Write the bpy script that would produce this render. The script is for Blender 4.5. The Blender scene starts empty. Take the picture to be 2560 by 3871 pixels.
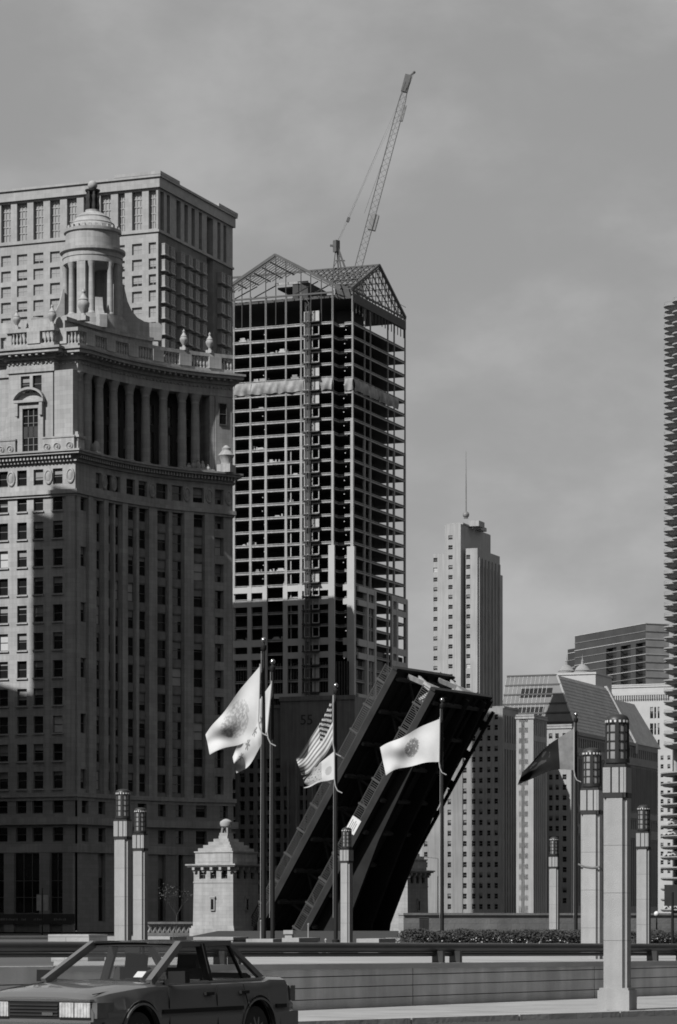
import bpy, math, random
from mathutils import Vector, Matrix
random.seed(7)
R = math.radians
C = bpy.context.scene.collection
sc = bpy.context.scene

# ------------------------------------------------------------------ camera
F = 11200.0            # focal length in units of 1/2560 picture width (105 mm on a 24 mm wide frame)
HZ = 3470.0            # height of the horizon in the same units
EYE = 1.7
cam = bpy.data.cameras.new('camera')
cam.sensor_fit = 'HORIZONTAL'; cam.sensor_width = 24.0; cam.lens = 105.0
cam.shift_y = (HZ - 3871 / 2) / 2560
cam.clip_start = 0.5; cam.clip_end = 30000
co = bpy.data.objects.new('camera', cam); C.objects.link(co)
co.location = (0, 0, EYE); co.rotation_euler = (R(90), 0, 0)
sc.camera = co

# ------------------------------------------------------------------ sky, sun, exposure
SUN_AZ, SUN_EL = 44.0, 40.0      # azimuth measured from straight behind the camera towards the left
to_sun = Vector((-math.sin(R(SUN_AZ)) * math.cos(R(SUN_EL)), -math.cos(R(SUN_AZ)) * math.cos(R(SUN_EL)), math.sin(R(SUN_EL))))
sun = bpy.data.lights.new('sun', 'SUN'); sun.energy = 5.0; sun.angle = R(0.53); sun.color = (1, 0.995, 0.985)
so = bpy.data.objects.new('sun', sun); C.objects.link(so)
so.rotation_euler = to_sun.to_track_quat('Z', 'Y').to_euler()
so.location = (0, 0, 300)
w = bpy.data.worlds.new('World'); sc.world = w; w.use_nodes = True
nt = w.node_tree; nt.nodes.clear()
def N(t, **k):
    n = nt.nodes.new(t)
    for a, b in k.items(): setattr(n, a, b)
    return n
sky = N('ShaderNodeTexSky', sky_type='NISHITA', sun_disc=False)
sky.sun_elevation = R(SUN_EL); sky.sun_rotation = R(180 + SUN_AZ)
sky.dust_density = 0.3; sky.ozone_density = 1.0
bw = N('ShaderNodeSeparateColor')        # red-filtered black-and-white film: only the red part of the sky's light counts
tc = N('ShaderNodeTexCoord'); mp = N('ShaderNodeMapping'); mp.inputs['Scale'].default_value = (1, 1, 1.7)
mp.inputs['Location'].default_value = (13.7, 0, 0)
nz = N('ShaderNodeTexNoise'); nz.inputs['Scale'].default_value = 9.0; nz.inputs['Detail'].default_value = 6; nz.inputs['Roughness'].default_value = 0.55; nz.inputs['Distortion'].default_value = 0.1
rp = N('ShaderNodeMapRange'); rp.inputs['From Min'].default_value = 0.36; rp.inputs['From Max'].default_value = 0.66
rp.inputs['To Min'].default_value = 0.84; rp.inputs['To Max'].default_value = 1.12; rp.interpolation_type = 'SMOOTHSTEP'
# thin high overcast veil evens the sky out: mix of clear-sky luminance and a plain grey
mixv = N('ShaderNodeMix', data_type='FLOAT'); mixv.inputs[0].default_value = 0.88; mixv.inputs[3].default_value = 2.32
mul = N('ShaderNodeMath', operation='MULTIPLY')
bg = N('ShaderNodeBackground'); bg.inputs['Strength'].default_value = 0.15
ow = N('ShaderNodeOutputWorld')
L = nt.links.new
L(sky.outputs[0], bw.inputs[0]); L(bw.outputs[0], mixv.inputs[2])
L(tc.outputs['Generated'], mp.inputs[0]); L(mp.outputs[0], nz.inputs['Vector']); L(nz.outputs[0], rp.inputs['Value'])
L(mixv.outputs[0], mul.inputs[0]); L(rp.outputs[0], mul.inputs[1])
L(mul.outputs[0], bg.inputs['Color']); L(bg.outputs[0], ow.inputs[0])
sc.view_settings.view_transform = 'Standard'; sc.view_settings.look = 'None'
sc.view_settings.exposure = 0.15; sc.view_settings.gamma = 1.0; sc.view_settings.use_curve_mapping = False
sc.cycles.filter_width = 1.75; sc.cycles.max_bounces = 8; sc.cycles.transparent_max_bounces = 16; sc.cycles.caustics_reflective = False

# ------------------------------------------------------------------ materials (black-and-white world: neutral greys)
MATS = {}
def mat(name, val, rough=0.8, var=0.12, scale=0.35, bump=0.0, bscale=8.0, metal=0.0, streak=0.0, spec=0.5, courses=None, coat=0.0):
    if name in MATS: return MATS[name]
    m = bpy.data.materials.new(name); m.use_nodes = True
    t = m.node_tree; p = t.nodes['Principled BSDF']
    p.inputs['Roughness'].default_value = rough; p.inputs['Metallic'].default_value = metal
    p.inputs['Specular IOR Level'].default_value = spec
    p.inputs['Coat Weight'].default_value = coat
    g = t.nodes.new('ShaderNodeTexCoord')
    n1 = t.nodes.new('ShaderNodeTexNoise'); n1.inputs['Scale'].default_value = scale; n1.inputs['Detail'].default_value = 6; n1.inputs['Roughness'].default_value = 0.6
    t.links.new(g.outputs['Object'], n1.inputs['Vector'])
    r = t.nodes.new('ShaderNodeMapRange'); r.inputs['From Min'].default_value = 0.3; r.inputs['From Max'].default_value = 0.7
    r.inputs['To Min'].default_value = val * (1 - var); r.inputs['To Max'].default_value = val * (1 + var)
    t.links.new(n1.outputs[0], r.inputs['Value'])
    out = r.outputs[0]
    if streak:                       # rain streaks: noise drawn out vertically
        mp_ = t.nodes.new('ShaderNodeMapping'); mp_.inputs['Scale'].default_value = (1.6, 1.6, 0.06)
        n2 = t.nodes.new('ShaderNodeTexNoise'); n2.inputs['Scale'].default_value = 1.3; n2.inputs['Detail'].default_value = 4
        t.links.new(g.outputs['Object'], mp_.inputs[0]); t.links.new(mp_.outputs[0], n2.inputs['Vector'])
        r2 = t.nodes.new('ShaderNodeMapRange'); r2.inputs['From Min'].default_value = 0.35; r2.inputs['From Max'].default_value = 0.65
        r2.inputs['To Min'].default_value = 1 - streak; r2.inputs['To Max'].default_value = 1 + streak * 0.4
        t.links.new(n2.outputs[0], r2.inputs['Value'])
        mu = t.nodes.new('ShaderNodeMath'); mu.operation = 'MULTIPLY'
        t.links.new(out, mu.inputs[0]); t.links.new(r2.outputs[0], mu.inputs[1]); out = mu.outputs[0]
    hsock = None
    if courses:                      # fine stone or brick joints
        bw_, bh = courses
        sep = t.nodes.new('ShaderNodeSeparateXYZ'); t.links.new(g.outputs['Object'], sep.inputs[0])
        ad = t.nodes.new('ShaderNodeMath'); ad.operation = 'ADD'; t.links.new(sep.outputs[0], ad.inputs[0]); t.links.new(sep.outputs[1], ad.inputs[1])
        cb = t.nodes.new('ShaderNodeCombineXYZ'); t.links.new(ad.outputs[0], cb.inputs[0]); t.links.new(sep.outputs[2], cb.inputs[1])
        br = t.nodes.new('ShaderNodeTexBrick'); br.inputs['Scale'].default_value = 1.0
        br.inputs['Brick Width'].default_value = bw_; br.inputs['Row Height'].default_value = bh
        br.inputs['Mortar Size'].default_value = 0.012 * max(1, bh); br.inputs['Color1'].default_value = (1, 1, 1, 1)
        br.inputs['Color2'].default_value = (0.84, 0.84, 0.84, 1); br.inputs['Mortar'].default_value = (0.66, 0.66, 0.66, 1)
        t.links.new(cb.outputs[0], br.inputs['Vector'])
        mu = t.nodes.new('ShaderNodeMath'); mu.operation = 'MULTIPLY'
        b2 = t.nodes.new('ShaderNodeRGBToBW'); t.links.new(br.outputs['Color'], b2.inputs[0])
        t.links.new(out, mu.inputs[0]); t.links.new(b2.outputs[0], mu.inputs[1]); out = mu.outputs[0]
    cbn = t.nodes.new('ShaderNodeCombineColor')
    for i in range(3): t.links.new(out, cbn.inputs[i])
    t.links.new(cbn.outputs[0], p.inputs['Base Color'])
    if bump:
        n3 = t.nodes.new('ShaderNodeTexNoise'); n3.inputs['Scale'].default_value = bscale; n3.inputs['Detail'].default_value = 5
        t.links.new(g.outputs['Object'], n3.inputs['Vector'])
        bp = t.nodes.new('ShaderNodeBump'); bp.inputs['Strength'].default_value = bump; bp.inputs['Distance'].default_value = 0.05
        t.links.new(n3.outputs[0], bp.inputs['Height']); t.links.new(bp.outputs[0], p.inputs['Normal'])
    MATS[name] = m
    return m
def emit_mat(name, strength):
    m = bpy.data.materials.new(name); m.use_nodes = True
    p = m.node_tree.nodes['Principled BSDF']; p.inputs['Emission Color'].default_value = (1, 1, 1, 1); p.inputs['Emission Strength'].default_value = strength
    MATS[name] = m; return m
def glass_mat(name, tint, refl_rough=0.05):
    m = bpy.data.materials.new(name); m.use_nodes = True
    t = m.node_tree; t.nodes.clear()
    tr = t.nodes.new('ShaderNodeBsdfTransparent'); tr.inputs[0].default_value = (tint, tint, tint, 1)
    gl = t.nodes.new('ShaderNodeBsdfGlossy'); gl.inputs['Roughness'].default_value = refl_rough
    lw = t.nodes.new('ShaderNodeLayerWeight'); lw.inputs['Blend'].default_value = 0.5
    pw_ = t.nodes.new('ShaderNodeMath'); pw_.operation = 'POWER'; pw_.inputs[1].default_value = 4.0; t.links.new(lw.outputs['Facing'], pw_.inputs[0])
    fr = t.nodes.new('ShaderNodeMath'); fr.operation = 'MULTIPLY_ADD'; fr.inputs[1].default_value = 0.6; fr.inputs[2].default_value = 0.05; t.links.new(pw_.outputs[0], fr.inputs[0])
    mx = t.nodes.new('ShaderNodeMixShader'); o = t.nodes.new('ShaderNodeOutputMaterial')
    t.links.new(fr.outputs[0], mx.inputs[0]); t.links.new(tr.outputs[0], mx.inputs[1]); t.links.new(gl.outputs[0], mx.inputs[2]); t.links.new(mx.outputs[0], o.inputs[0])
    MATS[name] = m; return m

mat('limestone', 0.315, 0.85, 0.24, 0.13, 0.2, 3.0, streak=0.16, courses=(1.5, 0.62))
mat('limestone_block', 0.26, 0.85, 0.13, 0.15, 0.15, 3.0, streak=0.1, courses=(1.6, 0.55))
mat('spandrel_stone', 0.2, 0.85, 0.3, 0.4, 0.3, 3.0, streak=0.2)
mat('ornament_stone', 0.29, 0.85, 0.2, 0.9, 0.5, 2.5, streak=0.2)
mat('window_glass', 0.014, 0.07, 0.5, 0.12, spec=0.5)
mat('window_frame', 0.10, 0.5, 0.1)
mat('pale_pane', 0.235, 0.35, 0.18, 0.15)
mat('city_brick', 0.05, 0.9, 0.15, 0.1)
mat('blind', 0.22, 0.8, 0.25, 0.25)
mat('blind_pale', 0.42, 0.8, 0.15, 0.25)
mat('granite_pale', 0.285, 0.8, 0.13, 0.12, streak=0.08, courses=(1.2, 0.9))
mat('concrete_edge', 0.29, 0.9, 0.12, 0.6, streak=0.2)
mat('steel_deck', 0.05, 0.8, 0.2, 0.5)  # dark slab faces make the open floors look shaded
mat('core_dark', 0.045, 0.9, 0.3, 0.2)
mat('steel_primer', 0.055, 0.7, 0.2, 0.8)
mat('steel_grey', 0.16, 0.6, 0.2, 0.8)
mat('crane_paint', 0.07, 0.6, 0.15, 1.0)
mat('tarp', 0.21, 0.7, 0.4, 0.45, 0.9, 1.2)
mat('stone_panel', 0.36, 0.8, 0.07, 0.3)
mat('plywood', 0.34, 0.8, 0.15, 0.6)
mat('concrete_dull', 0.15, 0.9, 0.15, 0.25, streak=0.2)
mat('brick_pale', 0.29, 0.9, 0.12, 0.12, streak=0.15)
mat('brick_lower', 0.22, 0.9, 0.14, 0.12, streak=0.15)
mat('brick_mid', 0.19, 0.9, 0.12, 0.12, streak=0.15)
mat('slate', 0.33, 0.6, 0.15, 0.2, courses=(1.5, 0.8))
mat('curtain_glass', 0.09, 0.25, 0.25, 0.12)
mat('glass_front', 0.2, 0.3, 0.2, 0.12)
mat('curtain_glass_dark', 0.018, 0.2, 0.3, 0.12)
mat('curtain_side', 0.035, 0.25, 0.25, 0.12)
mat('mullion', 0.34, 0.6, 0.1)
mat('marina_concrete', 0.27, 0.85, 0.1, 0.4, streak=0.15)
mat('marina_inner', 0.13, 0.6, 0.4, 0.5)
mat('bridge_paint', 0.017, 0.75, 0.25, 0.5, spec=0.12)
mat('bridge_paint_worn', 0.024, 0.75, 0.3, 0.6, spec=0.15)
mat('bridge_steel', 0.034, 0.6, 0.3, 0.7)
mat('bridge_rib', 0.085, 0.75, 0.3, 0.6, spec=0.15)
mat('bridge_deck', 0.02, 0.9, 0.2, 0.7)
mat('pylon_stone', 0.275, 0.75, 0.10, 2.2, 0.25, 60, streak=0.16)
mat('bronze', 0.025, 0.45, 0.25, 3.0, metal=0.2)
mat('lamp_glass', 0.22, 0.35, 0.25, 2.0)
mat('rail_paint', 0.035, 0.35, 0.2, 2.0)
mat('parapet_stone', 0.43, 0.85, 0.22, 0.9, 0.2, 30, streak=0.22)
mat('paving', 0.285, 0.9, 0.2, 0.7, 0.1, 30)
mat('joint', 0.10, 0.95, 0.2, 1.0)
mat('white_stone', 0.325, 0.8, 0.14, 0.5, 0.2, 12, streak=0.14, courses=(0.9, 0.42))
mat('asphalt', 0.035, 0.92, 0.25, 0.6, 0.3, 60)
mat('earth', 0.07, 0.95, 0.3, 0.05)
mat('pole_paint', 0.014, 0.5, 0.15, 2.0, spec=0.25)
mat('ball_metal', 0.5, 0.2, 0.05, metal=1.0)
mat('cloth_white', 0.44, 0.85, 0.08, 1.0)
mat('cloth_grey', 0.15, 0.85, 0.25, 2.0)
mat('cloth_mid', 0.28, 0.85, 0.2, 2.0)
mat('cloth_dark', 0.014, 0.95, 0.25, 1.0, spec=0.05)
mat('cloth_faint', 0.34, 0.85, 0.12, 2.0)
mat('planting', 0.025, 0.95, 0.5, 1.5, 0.5, 8)
mat('cloth_dull', 0.04, 0.9, 0.2, 2.0, spec=0.1)
mat('rope', 0.33, 0.8, 0.1)
mat('car_paint', 0.11, 0.36, 0.04, 1.0, metal=0.15, coat=1.0)
mat('car_trim', 0.012, 0.55, 0.15, 2.0, spec=0.2)
mat('car_chrome', 0.55, 0.18, 0.05, metal=1.0)
mat('tyre', 0.018, 0.85, 0.2, 6.0)
mat('car_seat', 0.02, 0.9, 0.2, 3.0)
mat('car_light', 0.42, 0.2, 0.3, 14.0, coat=1.0)
mat('amber', 0.11, 0.2, 0.2, 9.0)
mat('paper', 0.6, 0.7, 0.03)
mat('white_paint', 0.55, 0.5, 0.08)
mat('leaf', 0.03, 0.7, 0.45, 1.5)
mat('leaf_bark', 0.05, 0.9, 0.3, 2.0)
mat('petal', 0.5, 0.7, 0.1)
mat('river_wall', 0.27, 0.9, 0.25, 0.5, 0.3, 6, courses=(1.1, 0.36))
emit_mat('work_lamp', 0.55)
glass_mat('car_glass', 0.93)

# ------------------------------------------------------------------ mesh helpers
class MB:
    def __init__(s): s.v = []; s.f = []; s.m = []
    def face(s, pts, mi=0):
        i = len(s.v); s.v += [tuple(p) for p in pts]; s.f.append(tuple(range(i, i + len(pts)))); s.m.append(mi)
    def box(s, x0, x1, y0, y1, z0, z1, mi=0):
        if x0 > x1: x0, x1 = x1, x0
        if y0 > y1: y0, y1 = y1, y0
        i = len(s.v)
        s.v += [(x0,y0,z0),(x1,y0,z0),(x1,y1,z0),(x0,y1,z0),(x0,y0,z1),(x1,y0,z1),(x1,y1,z1),(x0,y1,z1)]
        for q in ((3,2,1,0),(4,5,6,7),(0,1,5,4),(1,2,6,5),(2,3,7,6),(3,0,4,7)): s.f.append(tuple(i + k for k in q)); s.m.append(mi)
    def prism(s, poly, z0, z1, mi=0, mtop=None, mbot=None):     # poly counter-clockwise seen from above
        n = len(poly); i = len(s.v)
        s.v += [(p[0], p[1], z0) for p in poly] + [(p[0], p[1], z1) for p in poly]
        for k in range(n): s.f.append((i + k, i + (k + 1) % n, i + n + (k + 1) % n, i + n + k)); s.m.append(mi)
        s.f.append(tuple(i + n + k for k in range(n))); s.m.append(mi if mtop is None else mtop)
        s.f.append(tuple(i + k for k in reversed(range(n)))); s.m.append(mi if mbot is None else mbot)
    def extrude(s, poly3, vec, mi=0):                           # any planar polygon swept along a vector
        n = len(poly3); i = len(s.v); vec = Vector(vec)
        a = [Vector(p) for p in poly3]; b = [p + vec for p in a]
        s.v += [tuple(p) for p in a] + [tuple(p) for p in b]
        for k in range(n): s.f.append((i + k, i + (k + 1) % n, i + n + (k + 1) % n, i + n + k)); s.m.append(mi)
        s.f.append(tuple(i + n + k for k in range(n))); s.m.append(mi); s.f.append(tuple(i + k for k in reversed(range(n)))); s.m.append(mi)
    def lathe(s, prof, n=16, c=(0, 0, 0), mi=0, a0=0.0, sx=1, sy=1):
        i = len(s.v); m = len(prof)
        for k in range(n):
            a = a0 + 2 * math.pi * k / n
            for r, z in prof: s.v.append((c[0] + r * math.cos(a) * sx, c[1] + r * math.sin(a) * sy, c[2] + z))
        for k in range(n):
            k2 = (k + 1) % n
            for j in range(m - 1):
                s.f.append((i + k * m + j, i + k2 * m + j, i + k2 * m + j + 1, i + k * m + j + 1)); s.m.append(mi)
        s.f.append(tuple(i + k * m + m - 1 for k in range(n))); s.m.append(mi)
        s.f.append(tuple(i + k * m for k in reversed(range(n)))); s.m.append(mi)
    def tube(s, p0, p1, r0, r1=None, n=6, mi=0):
        p0 = Vector(p0); p1 = Vector(p1); r1 = r0 if r1 is None else r1
        d = (p1 - p0)
        if d.length < 1e-6: return
        d.normalize(); u = d.orthogonal().normalized(); v = d.cross(u)
        i = len(s.v)
        for p, r in ((p0, r0), (p1, r1)):
            for k in range(n):
                a = 2 * math.pi * k / n + math.pi / n
                s.v.append(tuple(p + u * (r * math.cos(a)) + v * (r * math.sin(a))))
        for k in range(n): s.f.append((i + k, i + (k + 1) % n, i + n + (k + 1) % n, i + n + k)); s.m.append(mi)
        s.f.append(tuple(i + n + k for k in range(n))); s.m.append(mi); s.f.append(tuple(i + k for k in reversed(range(n)))); s.m.append(mi)
    def path(s, pts, r, n=6, mi=0):
        for a, b in zip(pts[:-1], pts[1:]): s.tube(a, b, r, r, n, mi)
    def bar(s, p0, p1, w, h, up=(0, 0, 1), mi=0):               # rectangular member from p0 to p1
        p0 = Vector(p0); p1 = Vector(p1); d = (p1 - p0)
        if d.length < 1e-6: return
        d.normalize(); up = Vector(up)
        sd = d.cross(up)
        if sd.length < 1e-4: sd = d.orthogonal()
        sd.normalize(); u = sd.cross(d)
        i = len(s.v)
        for p in (p0, p1):
            for a, b in ((-1, -1), (1, -1), (1, 1), (-1, 1)): s.v.append(tuple(p + sd * (a * w / 2) + u * (b * h / 2)))
        for q in ((0,3,2,1),(4,5,6,7),(0,1,5,4),(1,2,6,5),(2,3,7,6),(3,0,4,7)): s.f.append(tuple(i + k for k in q)); s.m.append(mi)
    def ball(s, c, r, n=10, mi=0, sz=1.0):
        prof = [(max(1e-3, r * math.sin(math.pi * k / n)), -r * sz * math.cos(math.pi * k / n)) for k in range(n + 1)]
        s.lathe(prof, n + 2, c, mi)
    def mesh(s, name, mats, smooth=False):
        me = bpy.data.meshes.new(name); me.from_pydata(s.v, [], s.f)
        for m in mats: me.materials.append(MATS[m] if isinstance(m, str) else m)
        if any(s.m): me.polygons.foreach_set('material_index', s.m)
        if smooth:
            me.polygons.foreach_set('use_smooth', [True] * len(me.polygons)); me.set_sharp_from_angle(angle=R(38))
        me.update(); return me
    def build(s, name, mats, parent=None, smooth=False, loc=None, rz=None):
        if isinstance(mats, str): mats = [mats]
        return place(s.mesh(name, mats, smooth), name, parent, loc, rz)
def place(me, name, parent=None, loc=None, rz=None):
    o = bpy.data.objects.new(name, me); C.objects.link(o)
    if parent is not None: o.parent = parent
    if loc is not None: o.location = loc
    if rz is not None: o.rotation_euler = (0, 0, rz)
    return o
def tag(o, label, cat, group=None):
    o['label'] = label; o['category'] = cat
    if group: o['group'] = group
    return o
def thing(name, label, cat, loc=(0, 0, 0), rz=0.0, group=None):
    o = bpy.data.objects.new(name, None); C.objects.link(o); o.empty_display_size = 0.5
    o.location = loc; o.rotation_euler = (0, 0, rz)
    return tag(o, label, cat, group)
def structure(o): o['kind'] = 'structure'; return o
def copy_tree(o, parent=None):
    c = o.copy(); C.objects.link(c); c.parent = parent
    for ch in list(o.children): copy_tree(ch, c)
    return c

def at(px, py, d):                       # a point at distance d, by direction of sight
    return Vector(((px - 1280) * d / F, d, EYE + (HZ - py) * d / F))
class Frame:
    """A local frame for a building: x runs along its front to the right, y runs back from it."""
    def __init__(s, px, d, a):
        s.a = R(a); s.C = Vector(((px - 1280) * d / F, d)); s.n = Vector((math.cos(s.a), -math.sin(s.a))); s.d = Vector((math.sin(s.a), math.cos(s.a)))
    def lx(s, px, y=0.0):
        u = (px - 1280) / F; c = s.C + s.d * y
        return (u * c.y - c.x) / (s.n.x - u * s.n.y)
    def ly(s, px, x=0.0):
        u = (px - 1280) / F; c = s.C + s.n * x
        return (u * c.y - c.x) / (s.d.x - u * s.d.y)
    def z(s, py, x=0.0, y=0.0):
        w_ = s.C + s.n * x + s.d * y
        return EYE + (HZ - py) * w_.y / F
    def world(s, x, y, z=0.0):
        w_ = s.C + s.n * x + s.d * y; return Vector((w_.x, w_.y, z))
    def local(s, wx, wy):
        v = Vector((wx, wy)) - s.C; return (v.dot(s.n), v.dot(s.d))
    def thing(s, name, label, cat, z=0.0, group=None):
        return thing(name, label, cat, (s.C.x, s.C.y, z), -s.a, group)

def facade(mb, wins, O, T, Ln, zb, zt, xs, zs, rev=0.35, mi=0, skip=None, x0=0.0):
    """Wall sheet with recessed openings; outward side is to the right of T turned down. Openings go to wins."""
    T = Vector(T[:2]).normalized(); n = Vector((T.y, -T.x))
    def pt(s_, z, dep=0.0): return (O[0] + T.x * s_ - n.x * dep, O[1] + T.y * s_ - n.y * dep, z)
    def q(a, b, z0, z1):
        if b - a > 1e-4 and z1 - z0 > 1e-4: mb.face([pt(a, z0), pt(b, z0), pt(b, z1), pt(a, z1)], mi)
    cur = x0
    for i, (a, b) in enumerate(xs):
        q(cur, a, zb, zt); zc = zb
        for j, (z0, z1) in enumerate(zs):
            if skip and skip(i, j): continue
            q(a, b, zc, z0); zc = z1
            mb.face([pt(a, z0), pt(a, z1), pt(a, z1, rev), pt(a, z0, rev)][::-1], mi)
            mb.face([pt(b, z0), pt(b, z1), pt(b, z1, rev), pt(b, z0, rev)], mi)
            mb.face([pt(a, z0), pt(b, z0), pt(b, z0, rev), pt(a, z0, rev)][::-1], mi)
            mb.face([pt(a, z1), pt(b, z1), pt(b, z1, rev), pt(a, z1, rev)], mi)
            wins.append((pt((a + b) / 2, z0, rev), math.atan2(T.y, T.x), b - a, z1 - z0))
        q(a, b, zc, zt); cur = b
    q(cur, Ln, zb, zt)
WM = {}
def win_mesh(w_, h, style, frame='window_frame', fw=0.09, bars=0):
    w_, h = round(w_ * 20) / 20 + 0.04, round(h * 20) / 20 + 0.04
    key = (w_, h, style, frame, fw, bars)
    if key in WM: return WM[key]
    mb = MB(); x = w_ / 2
    def pane(z0, z1, mi): mb.face([(-x, -0.02, z0), (x, -0.02, z0), (x, -0.02, z1), (-x, -0.02, z1)], mi)
    k = {'dark': None, 'shade': 0.62, 'blind': 0.35, 'lit': 0.02, 'shade2': 0.78, 'pale': 0.0, 'pale2': 0.3}[style]
    bm_ = 3 if style == 'lit' else (4 if style.startswith('pale') else 2)
    if k is None: pane(0, h, 1)
    else:
        if k > 0: pane(0, h * k, 1)
        pane(h * k, h, bm_)
    d = 0.10
    mb.box(-x, -x + fw, -d, 0.03, 0, h); mb.box(x - fw, x, -d, 0.03, 0, h)
    mb.box(-x + fw, x - fw, -d, 0.03, 0, fw * 1.4); mb.box(-x + fw, x - fw, -d, 0.03, h - fw, h)
    mb.box(-x + fw, x - fw, -d + 0.02, 0.02, h * 0.5 - fw * .5, h * 0.5 + fw * .5)
    for b in range(bars):
        xx = -x + w_ * (b + 1) / (bars + 1); mb.box(xx - fw * .35, xx + fw * .35, -d + 0.035, 0.01, fw, h - fw)
    WM[key] = mb.mesh('window', [frame, 'window_glass', 'blind', 'blind_pale', 'pale_pane'])
    return WM[key]
def add_windows(root, wins, styles=(('dark', .72), ('shade', .14), ('shade2', .1), ('blind', .04)), frame='window_frame', fw=0.09, bars=0, name='window'):
    for (p, a, w_, h) in wins:
        r = random.random(); acc = 0; st = 'dark'
        for s_, pr in styles:
            acc += pr
            if r < acc: st = s_; break
        place(win_mesh(w_, h, st, frame, fw, bars), name, root, p, a)
def spans(centres, w_): return [(c - w_ / 2, c + w_ / 2) for c in centres]

# ================================================================== THE GROUND
mb = MB(); mb.face([(-4000, -3000, -0.6), (4000, -3000, -0.6), (4000, 6000, -0.6), (-4000, 6000, -0.6)])
structure(mb.build('ground', 'earth'))
kd = Vector((6.40, 5.77)).normalized(); k0 = Vector((-0.64, 44.63))          # kerb line
wd = Vector((5.87, 7.8)).normalized(); w0 = Vector((1.03, 52.6))            # parapet wall line
wn = Vector((wd.y, -wd.x))                                                   # towards the road
def kl(t): return k0 + kd * t
def wl(t, off=0.0): return w0 + wd * t + wn * off
a, b = kl(-60), kl(90)
mb = MB(); mb.prism([(a.x, a.y), (60, -40), (b.x + 60, b.y - 30), (b.x, b.y)][::1], -0.55, 0.04)
structure(mb.build('road', 'asphalt'))
# sidewalk with kerb, a real slab between kerb line and parapet
c, d = wl(70, 0.05), wl(-24, 0.05)
mb = MB(); ke = kl(-17) ; kf = kl(85)
nrm = Vector((kd.y, -kd.x))
ki0, ki1 = ke - nrm * 0.2, kf - nrm * 0.2
mb.prism([(ki0.x, ki0.y), (ki1.x, ki1.y), (c.x, c.y), (d.x, d.y)], -0.5, 0.13)
sidewalk = structure(mb.build('sidewalk', 'paving'))
mb = MB(); 
for k in range(-7, 12):
    p, q = kl(k * 2.4 + 0.01) , kl(k * 2.4 + 2.38); p2, q2 = p - nrm * 0.195, q - nrm * 0.195
    mb.prism([(p.x, p.y), (q.x, q.y), (q2.x, q2.y), (p2.x, p2.y)], -0.45, 0.136)
mb.build('kerb', 'white_stone', sidewalk)
mb = MB()                                                    # scored joints in the sidewalk
for k in range(-4, 14):
    p = kl(k * 1.9) - nrm * 0.2
    # joint runs from the kerb to the wall line
    q = wl((p - w0).dot(wd) + 0.6, 0.1)
    dr = (q - p).normalized(); sd = Vector((dr.y, -dr.x)) * 0.012
    mb.face([(p.x - sd.x, p.y - sd.y, 0.134), (p.x + sd.x, p.y + sd.y, 0.134), (q.x + sd.x, q.y + sd.y, 0.134), (q.x - sd.x, q.y - sd.y, 0.134)][::-1])
for off in (1.6, 3.2):
    p, q = kl(-12) - nrm * off, kl(22) - nrm * off; sd = nrm * 0.011
    mb.face([(p.x - sd.x, p.y - sd.y, 0.1345), (p.x + sd.x, p.y + sd.y, 0.1345), (q.x + sd.x, q.y + sd.y, 0.1345), (q.x - sd.x, q.y - sd.y, 0.1345)])
mb.build('joint', 'joint', sidewalk)
# plaza slab behind the parapet
def wt(px):      # parameter along the wall for a direction of sight
    u = (px - 1280) / F; return (u * w0.y - w0.x) / (wd.x - u * wd.y)
p0, p1 = wl(wt(200), -0.9), wl(120, -0.9)
mb = MB(); mb.prism([(p0.x, p0.y), (p1.x, p1.y), (130, 250), (20, 78), (-7.6, 78)], -0.5, 0.3)
structure(mb.build('plaza', 'paving'))
mb = MB(); mb.prism([(-7.6, 78.02), (20, 78.02), (130, 250.02), (130, 320), (-13, 320), (-9.5, 130)], -0.5, 0.29)
structure(mb.build('planting_bed', 'planting'))
mb = MB(); mb.prism([(-300, 316), (300, 316), (500, 1500), (-500, 1500)], -0.55, -0.35)
structure(mb.build('street', 'asphalt'))

# ================================================================== COLONNADED OFFICE TOWER (left foreground building)
import numpy as np
LF = Frame(285, 390, 21.5)
_pc = np.polyfit([285, 352, 469, 587, 645, 704, 821], [390, 393.8, 399.6, 404, 406, 407.5, 410], 3)
def curve(px, off=0.0):
    def w_(p): d_ = float(np.polyval(_pc, p)); return Vector(LF.local((p - 1280) / F * d_, d_))
    p = w_(px)
    if off:
        t = (w_(px + 2) - w_(px - 2)).normalized(); p = p + Vector((-t.y, t.x)) * off      # off > 0 is into the building
    return p
def lz(py): return LF.z(py)
XE = -26.0
wing_end = Vector(LF.local(*((878 - 1280) / F * 411.6, 411.6)))
cpx = [285, 300, 322, 345, 369, 393, 411, 429, 447, 465, 491, 517, 545, 572, 606, 641, 675, 708, 757, 806]
def offset_path(pts, off):           # off > 0 outward (to the right of travel)
    out = []
    for i, p in enumerate(pts):
        n = Vector((0, 0)); c = 0
        ts = []
        if i > 0: ts.append((pts[i] - pts[i - 1]).normalized())
        if i < len(pts) - 1: ts.append((pts[i + 1] - pts[i]).normalized())
        ns = [Vector((t.y, -t.x)) for t in ts]
        if len(ns) == 1: out.append(p + ns[0] * off)
        else:
            m = (ns[0] + ns[1]); m = m.normalized() if m.length > 1e-5 else ns[0]
            k = off / max(0.35, m.dot(ns[0])); out.append(p + m * k)
    return out
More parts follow.
